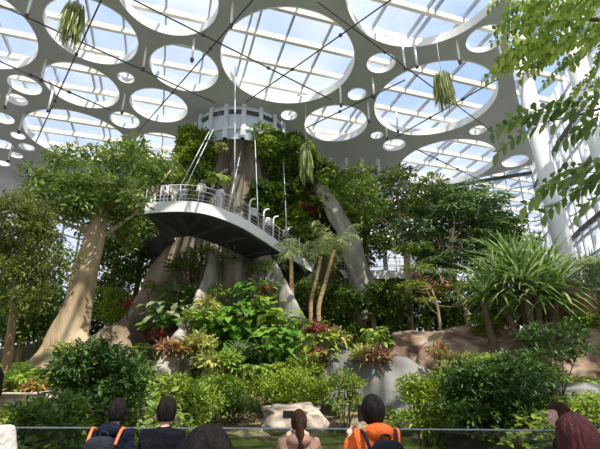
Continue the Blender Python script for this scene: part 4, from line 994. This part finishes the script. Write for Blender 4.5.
def person(label, x, y, z0, h=1.65, face=0.0, hair='short', hairm='hairb', top='black', legs='jeans', arms=((-.24, .02, -.60), (.24, .02, -.60)), elbows=None, group=None, vox=.0085, hood=False, head_turn=0.0, wide=1.0, lean=0.0, bow=0.0):
    """arms: wrists relative to the shoulder line, in the person's own frame (x right, y ahead)"""
    k = h / 1.65; cr, sr = math.cos(face), math.sin(face); base = np.array([x, y, z0])
    if h > 100: h = (EYE + y * math.tan(PITCH + math.atan((224.5 - (h - 1000)) / F))) / 1.032; k = h / 1.65
    def W(p): p = np.asarray(p, float) * k; return base + np.array([p[0] * cr - p[1] * sr, p[0] * sr + p[1] * cr, p[2]])
    def D(p): p = np.asarray(p, float); return np.array([p[0] * cr - p[1] * sr, p[0] * sr + p[1] * cr, p[2]])
    ly = lean
    nb = [((0, 0, .93), (.135, .10)), ((0, .0 + ly * .3, 1.10), (.115, .09)), ((0, .0 + ly * .6, 1.27), (.14, .10)), ((0, -.01 + ly * .8, 1.385), (.075, .065)), ((0, .005 + ly, 1.45), .05), ((0, .015 + ly, 1.50), .048)]
    eb = [(0, 1), (1, 2), (2, 3), (3, 4), (4, 5)]
    for s in (-1, 1):
        b = len(nb); nb += [((s * .085, 0, .87), .085), ((s * .095, .02, .48), .056), ((s * .10, -.01, .09), .038)]; eb += [(0, b), (b, b + 1), (b + 1, b + 2)]
        nb += [((s * .105, .06, .04), (.036, .03)), ((s * .11, .14, .03), (.034, .02))]; eb += [(b + 2, b + 3), (b + 3, b + 4)]
    sh, el, wr = [], [], []
    for i, s in enumerate((-1, 1)):
        S0 = np.array([s * .165, -.01 + ly * .8, 1.36]); w = S0 + np.array(arms[i]) - [s * .165, 0, 0] if False else np.array([arms[i][0], arms[i][1] + ly * .5, 1.36 + arms[i][2]])
        if elbows: e = np.array([elbows[i][0], elbows[i][1], 1.36 + elbows[i][2]])
        else:
            mid = (S0 + w) / 2; L = np.linalg.norm(w - S0); hgt = math.sqrt(max(0, .265 ** 2 - (L / 2) ** 2)); e = mid + unit(np.array([s * .3, -.2, -1.0])) * hgt
        b = len(nb); nb += [(S0, .058), (e, .041), (w, .028)]; eb += [(2, b), (b, b + 1), (b + 1, b + 2)]; sh.append(S0); el.append(e); wr.append(w)
    nodes = [(W(p), tuple(np.array(r) * k) if np.ndim(r) else r * k) for p, r in nb]
    mb = MB(); V, Fs = skinned(nodes, eb, 0); mb.add(V, Fs)
    hc = W((0, .03 + ly + bow * .06, 1.575 - bow * .03)); hm = MB(); HW = head_pts(hc * 0, hm, face + head_turn)
    hv = np.concatenate(hm.v) * k + hc; hm.v = [hv]; mb.add(hv, []); 
    off = mb.n - len(hv); [mb.li.append(l + off) for l in hm.li]; [mb.lt.append(l) for l in hm.lt]
    if vox < .015:
        for i, s in enumerate((-1, 1)):
            d = D(wr[i] - el[i]); hand(mb, W(wr[i]), d, D((-s * .8, .5, .1)), s, .55, k)
    else:
        for i, s in enumerate((-1, 1)):
            V, Fs = sphere(W(wr[i]) + unit(D(wr[i] - el[i])) * .06, (.035, .035, .05), 8, 6); mb.add(V, Fs)
    V, Fs = remeshed(mb, vox)
    o = bpy.data.objects.new('person', bpy.data.meshes.new('person')); o.location = [float(a) for a in base]; COL.objects.link(o)
    o.data.from_pydata((V - base).tolist(), [], Fs); o.data.materials.append(M['skin'])
    for p in o.data.polygons: p.use_smooth = True
    tag(o, label, 'person', group)
    # clothes
    jn = [((0, -.005, .80), (.175 * wide, .135)), ((0, -.005 + ly * .3, 1.0), (.16 * wide, .125)), ((0, -.005 + ly * .5, 1.18), (.165 * wide, .13)), ((0, -.005 + ly * .7, 1.31), (.15 * wide, .115)), ((0, -.005 + ly * .8, 1.405), (.085, .075)), ((0, 0 + ly * .9, 1.445), (.066, .062))]
    je = [(0, 1), (1, 2), (2, 3), (3, 4), (4, 5)]
    for i, s in enumerate((-1, 1)):
        b = len(jn); jn += [(sh[i] + [s * .01, 0, .0], .078), (el[i], .066), (wr[i] - unit(wr[i] - el[i]) * .03, .050)]; je += [(3, b), (b, b + 1), (b + 1, b + 2)]
    V, Fs = skinned([(W(p), tuple(np.array(r) * k) if np.ndim(r) else r * k) for p, r in jn], je, 1, 2)
    V = V + np.array([.012 * np.array(mnoise.noise_vector(Vector(p * 7))) for p in V])
    MB().add(V, Fs).build('jacket', M[top], o)
    ln = [((0, 0, .90), (.145, .115))]; le = []
    for s in (-1, 1):
        b = len(ln); ln += [((s * .09, 0, .80), .098), ((s * .098, .02, .48), .072), ((s * .10, -.01, .10), .058)]; le += [(0, b), (b, b + 1), (b + 1, b + 2)]
    V, Fs = skinned([(W(p), tuple(np.array(r) * k) if np.ndim(r) else r * k) for p, r in ln], le, 0, 1); MB().add(V, Fs).build('trousers', M[legs], o)
    if vox < .015:
        for s in (-1, 1):
            V, Fs = sphere((0, 0, 0), (.0105,) * 3, 8, 8); HV = HW(np.array([[s * .031, .081, .006]]))[0] * k + hc
            MB().add(V + HV, Fs).build('eye', M['eye'], o)
            V, Fs = sphere((0, 0, 0), (.055 * k, .13 * k, .05 * k), 10, 8); MB().add(V + W((s * .108, .05, .045)), Fs).build('shoe', M['black'], o)
    if hood:
        V, Fs = sphere((0, 0, 0), (.13, .075, .075), 16, 10); MB().add(V * k + W((0, -.085 + ly * .8, 1.40)), Fs).build('hood', M[top], o)
    # hair: a shell around the skull, open over the face
    def shell(fn, nu=40, nv=26):
        V = []; Fs = []; keep = []
        for j in range(nv + 1):
            for q in range(nu):
                t, a = PI * j / nv, 2 * PI * q / nu; d = np.array([math.sin(t) * math.cos(a), math.sin(t) * math.sin(a), math.cos(t)]); p, ok = fn(d)
                n = .006 * mnoise.noise(Vector((a * 7, t * 1.2, 0))); V.append(np.asarray(p) * (1 + n * 8)); keep.append(ok)
        for j in range(nv):
            for q in range(nu):
                f = (j * nu + q, (j + 1) * nu + q, (j + 1) * nu + (q + 1) % nu, j * nu + (q + 1) % nu)
                if all(keep[i] for i in f): Fs.append(f)
        V = np.array(V); cr2, sr2 = math.cos(face + head_turn), math.sin(face + head_turn)
        V = np.c_[V[:, 0] * cr2 - V[:, 1] * sr2, V[:, 0] * sr2 + V[:, 1] * cr2, V[:, 2]] * k + hc; return V, Fs
    def facegap(d, lo): return not (d[1] > .42 and d[2] < .55) and d[2] > lo
    if hair == 'bob':
        V, Fs = shell(lambda d: (d * [.108, .118, .135] * [1, 1, 1 if d[2] > 0 else 1.12] + [0, -.01, .004], facegap(d, -.86)))
    elif hair == 'long':
        V, Fs = shell(lambda d: (np.array([d[0] * .108 * (1 + .25 * max(0, -d[2])), d[1] * .115 - .012, d[2] * .132 if d[2] > 0 else d[2] * .42]), facegap(d, -.97)))
    elif hair == 'ponytail':
        V, Fs = shell(lambda d: (d * [.089, .109, .129] + [0, -.008, .002], facegap(d, -.62)))
    else:
        V, Fs = shell(lambda d: (d * [.092, .112, .132 if d[2] > 0 else .140] * (1 + .06 * mnoise.noise(Vector(d * 6))) + [0, -.008, .004], facegap(d, -.68)))
    hb = MB().add(V, Fs).build('hair', M[hairm], o)
    so_ = hb.modifiers.new('thick', 'SOLIDIFY'); so_.thickness = .012
    if hair == 'ponytail':
        c2 = hc + D((0, -.10, .05)) * k; mb = MB(); tube(mb, bez([c2, c2 + D((0, -.05, -.02)), c2 + D((.01, -.065, -.14)), c2 + D((.02, -.05, -.30)), c2 + D((.02, -.05, -.40))], 16), np.interp(np.linspace(0, 1, 16), [0, .15, .5, 1], [.022, .035, .042, .008]), 14, wob=.07)
        mb.build('ponytail', M[hairm], hb)
    o['_w'] = [*W(wr[0]), *W(wr[1])]
    return o
def phone(label, c, sx, sz, rot=0.0):
    t = thing('phone', label, 'phone', c); mb = MB(); box(mb, c, sx, .009, sz, rot); mb.build('case', M['phone'], t, smooth=False)
    mb = MB(); box(mb, np.asarray(c) + [sx * .32, -.0055, sz * .25], .024, .004, .024, rot); mb.build('camera_bump', M['dark'], t, smooth=False); return t
def backpack(label, c, w, h, d, rot, m, strap, straps, kz=1.0):
    c = (c[0], c[1], c[2] * kz)
    t = thing('backpack', label, 'bag', c); c = np.asarray(c, float); cr, sr = math.cos(rot), math.sin(rot)
    V, Fs = sphere((0, 0, 0), (1, 1, 1), 28, 20, lambda q: np.sign(q) * np.abs(q) ** .55); V = V * [w / 2, d / 2, h / 2]; V[:, 0] *= 1 - .12 * (V[:, 2] / h + .5)
    R = lambda P: np.c_[P[:, 0] * cr - P[:, 1] * sr, P[:, 0] * sr + P[:, 1] * cr, P[:, 2]]
    MB().add(R(V) + c, Fs).build('body', M[m], t)
    V, Fs = sphere((0, 0, 0), (1, 1, 1), 20, 14, lambda q: np.sign(q) * np.abs(q) ** .5); V = V * [w * .36, d * .16, h * .22] + [0, -d * .5, -h * .16]; MB().add(R(V) + c, Fs).build('front_pocket', M[m], t)
    for pts in straps: pts = [(a, b, (q - .078) * kz) for a, b, q in pts]; mb = MB(); tube(mb, bez(pts, 14), .016, 8); mb.build('strap', M[strap], t)
    mb = MB(); tube(mb, bez(c + R(np.array([(-.04, d * .2, h * .5), (-.03, d * .2, h * .57), (.03, d * .2, h * .57), (.04, d * .2, h * .5)])), 10), .010, 6); mb.build('handle', M[m], t); return t
def hk(py, y): return (EYE + y * math.tan(PITCH + math.atan((224.5 - py) / F))) / 1.032 / 1.65
def px_x(px, y, z): return (px - 300) / F * (y * CP + (z - EYE) * SP)
GV = 'visitors by the glass guard'
# woman with ponytail holding a phone up
y = 4.7; X = px_x(299, y, 1.5); pc = at(290, 414.5, y + .30)
o = person('person with long brown ponytail in a dusty pink coat holding up a phone', X, y, 0, 1408.5, 0, 'ponytail', 'hairbr', 'beige', 'jeans', ((-.13, .32, .03), (.10, .32, .03)), group=GV, hood=True, bow=.2)
phone('black phone held up sideways by the ponytailed person', pc, .15, .075)
# orange jacket
y = 4.25; X = px_x(374, y, 1.55); 
person('person with black bob hair in a bright orange jacket taking a picture', X, y, 0, 1395, .25, 'bob', 'hairb', 'orangej', 'jeans', ((-.12, .34, -.02), (.12, .30, -.12)), group=GV, hood=True, wide=1.08)
phone('black phone held upright by the person in orange', at(361.5, 413, y + .32), .075, .15, .2)
backpack('dark backpack hanging on the back of the orange jacket', (X + .06, y - .24, 1.13), .32, .44, .18, .25, 'bag', 'bag', [[(X + .15, y - .17, 1.32), (X + .17, y - .06, 1.49), (X + .16, y + .09, 1.38), (X + .17, y + .12, 1.15)], [(X - .07, y - .22, 1.32), (X - .13, y - .11, 1.49), (X - .17, y + .03, 1.38), (X - .17, y + .08, 1.15)]], hk(395, y))
# left: backpack visitor, black jacket man
y = 4.9; X = px_x(117, y, 1.55)
person('person in a navy jacket with an orange-strapped backpack at lower left', X, y, 0, 1399, -.15, 'short', 'hairb', 'navy', 'jeans', group=GV, hood=True, wide=1.12)
backpack('dark backpack with orange straps on the navy jacket at lower left', (X - .02, y - .24, 1.12), .33, .46, .20, -.1, 'bag', 'strap', [[(X - .15, y - .24, 1.36), (X - .17, y - .10, 1.50), (X - .17, y + .10, 1.36)], [(X + .13, y - .26, 1.36), (X + .13, y - .10, 1.50), (X + .13, y + .12, 1.36)], [(X + .05, y - .36, 1.30), (X + .14, y - .35, 1.22), (X + .13, y - .34, 1.1)]], hk(399, y))
y = 4.5; X = px_x(166, y, 1.55)
person('person with short black hair in a loose black jacket left of centre', X, y, 0, 1397, -.25, 'short', 'hairb', 'black', 'jeans', group=GV, wide=1.25)
y = 1.75; X = px_x(205, y, 1.5)
person('dark head of a near visitor at the bottom edge left of the pond', X, y, 0, 1427, 0, 'bob', 'hairb', 'black', 'jeans', group=GV)
# right: red-haired near visitor and the one behind
y = 2.5; X = px_x(579, y, 1.5)
person('person with long dark reddish hair at the lower right corner', X, y, 0, 1413, .05, 'long', 'hairr', 'black', 'jeans', group=GV)
y = 4.3; X = px_x(563, y, 1.5)
person('person in a dark navy jacket half hidden behind the reddish-haired visitor', X, y, 0, 1403, 1.25, 'short', 'hairbr', 'navy', 'jeans', group=GV)
# left edge
y = 2.6; X = px_x(-27, y, 1.6)
person('person in a cream knit top cut off by the left edge', X, y, 0, 1364, 0, 'short', 'hairb', 'creamc', 'jeans', ((-.26, .02, -.52), (.20, .14, -.42)), group=GV, wide=.95)
# visitors on the walkway
for px, ins, h, face, top, legs, lab, ar in (
    (202, 1.0, 1.72, .4, 'creamc', 'greyc', 'person in a cream jacket standing at the middle of the walkway', ((-.24, .05, -.5), (.24, .05, -.5))),
    (223, .9, 1.68, -.6, 'whitec', 'whitec', 'person in pale grey and white leaning at the walkway rail', ((-.2, .25, -.25), (.2, .25, -.25))),
    (148, .9, 1.6, .3, 'pinkc', 'whitec', 'person in pink at the left end of the walkway group', ((-.24, .02, -.55), (.24, .02, -.55))),
    (156, 1.4, 1.66, -.4, 'creamc', 'greyc', 'person in cream second from the left on the walkway', ((-.24, .02, -.55), (.24, .02, -.55))),
    (163, .8, 1.55, .2, 'whitec', 'greyc', 'person in white in the middle of the left walkway group', ((-.22, .2, -.3), (.22, .2, -.3))),
    (170, 1.3, 1.66, .8, 'creamc', 'creamc', 'person in cream at the right of the left walkway group', ((-.24, .02, -.55), (.24, .02, -.55))),
    (181, .8, 1.25, 0, 'greyc', 'greyc', 'child in grey by the rail left of the cream-jacket visitor', ((-.24, .02, -.55), (.24, .02, -.55))),
    (256, .7, 1.6, .5, 'whitec', 'jeans', 'person in white at the start of the descending walkway', ((-.24, .02, -.55), (.24, .02, -.55))),
    (271, .6, 1.66, .7, 'whitec', 'greyc', 'person in white among the white curved posts', ((-.24, .02, -.55), (.24, .02, -.55))),
    (288, .6, 1.66, .7, 'greyc', 'jeans', 'person in grey low on the descending walkway', ((-.24, .02, -.55), (.24, .02, -.55))),
    (367, .8, 1.66, 2.6, 'pinkc', 'greyc', 'person in pink on the far platform beside the limb', ((-.24, .02, -.55), (.24, .02, -.55)))):
    p = on_walk(px, ins * .35 if px > 190 else ins * .5)
    person(lab, p[0], p[1], p[2], h, face + PI * (R_.random() < .35), 'short', 'greyc' if px in (202, 163) else 'hairb', top, legs, ar, group='visitors on the walkway', vox=.022)

# ------------------------------------------------------------------ light, sky, camera
def world():
    w = bpy.data.worlds.new('World'); S.world = w; w.use_nodes = True; nt = w.node_tree; nt.nodes.clear()
    out = nt.nodes.new('ShaderNodeOutputWorld'); bg = nt.nodes.new('ShaderNodeBackground')
    tc = nt.nodes.new('ShaderNodeTexCoord'); mp = nt.nodes.new('ShaderNodeMapping'); mp.inputs['Scale'].default_value = (1, 1, 2.2)
    n = nt.nodes.new('ShaderNodeTexNoise'); n.inputs['Scale'].default_value = 2.2; n.inputs['Detail'].default_value = 8
    nt.links.new(tc.outputs['Generated'], mp.inputs[0]); nt.links.new(mp.outputs[0], n.inputs['Vector'])
    r = nt.nodes.new('ShaderNodeValToRGB'); e = r.color_ramp.elements
    e[0].position = .40; e[0].color = (.43, .61, .92, 1); e[1].position = .62; e[1].color = (.84, .89, .97, 1)
    nt.links.new(n.outputs['Fac'], r.inputs[0])
    sx = nt.nodes.new('ShaderNodeSeparateXYZ'); nt.links.new(tc.outputs['Generated'], sx.inputs[0])
    mr = nt.nodes.new('ShaderNodeMapRange'); mr.inputs[1].default_value = .05; mr.inputs[2].default_value = .5
    nt.links.new(sx.outputs['Z'], mr.inputs[0])
    mx = nt.nodes.new('ShaderNodeMix'); mx.data_type = 'RGBA'; mx.inputs[6].default_value = (.86, .88, .90, 1)
    nt.links.new(mr.outputs[0], mx.inputs[0]); nt.links.new(r.outputs[0], mx.inputs[7])
    nt.links.new(mx.outputs[2], bg.inputs[0]); bg.inputs[1].default_value = SKY
    nt.links.new(bg.outputs[0], out.inputs[0])
SKY, SUN, EXPO = 1.0, 5.5, 0.27
world()
sl = bpy.data.lights.new('sun', 'SUN'); sl.energy = SUN; sl.angle = math.radians(.6); sl.color = (1, .94, .84)
so = bpy.data.objects.new('sun', sl); COL.objects.link(so); so.location = (20, -20, 40)
so.rotation_euler = Vector((-.38, .55, -.95)).to_track_quat('-Z', 'Y').to_euler()
cam = bpy.data.cameras.new('camera'); cam.sensor_fit = 'HORIZONTAL'; cam.sensor_width = 36; cam.lens = F / 600 * 36; cam.clip_end = 500
co = bpy.data.objects.new('camera', cam); COL.objects.link(co); co.location = (0, 0, EYE); co.rotation_euler = (PI / 2 + PITCH, 0, 0)
S.camera = co
vs = S.view_settings; vs.view_transform = 'Standard'; vs.look = 'None'; vs.exposure = EXPO; vs.gamma = 1; vs.use_curve_mapping = False
S.cycles.max_bounces = 8; S.cycles.transparent_max_bounces = 16; S.cycles.sample_clamp_indirect = 6
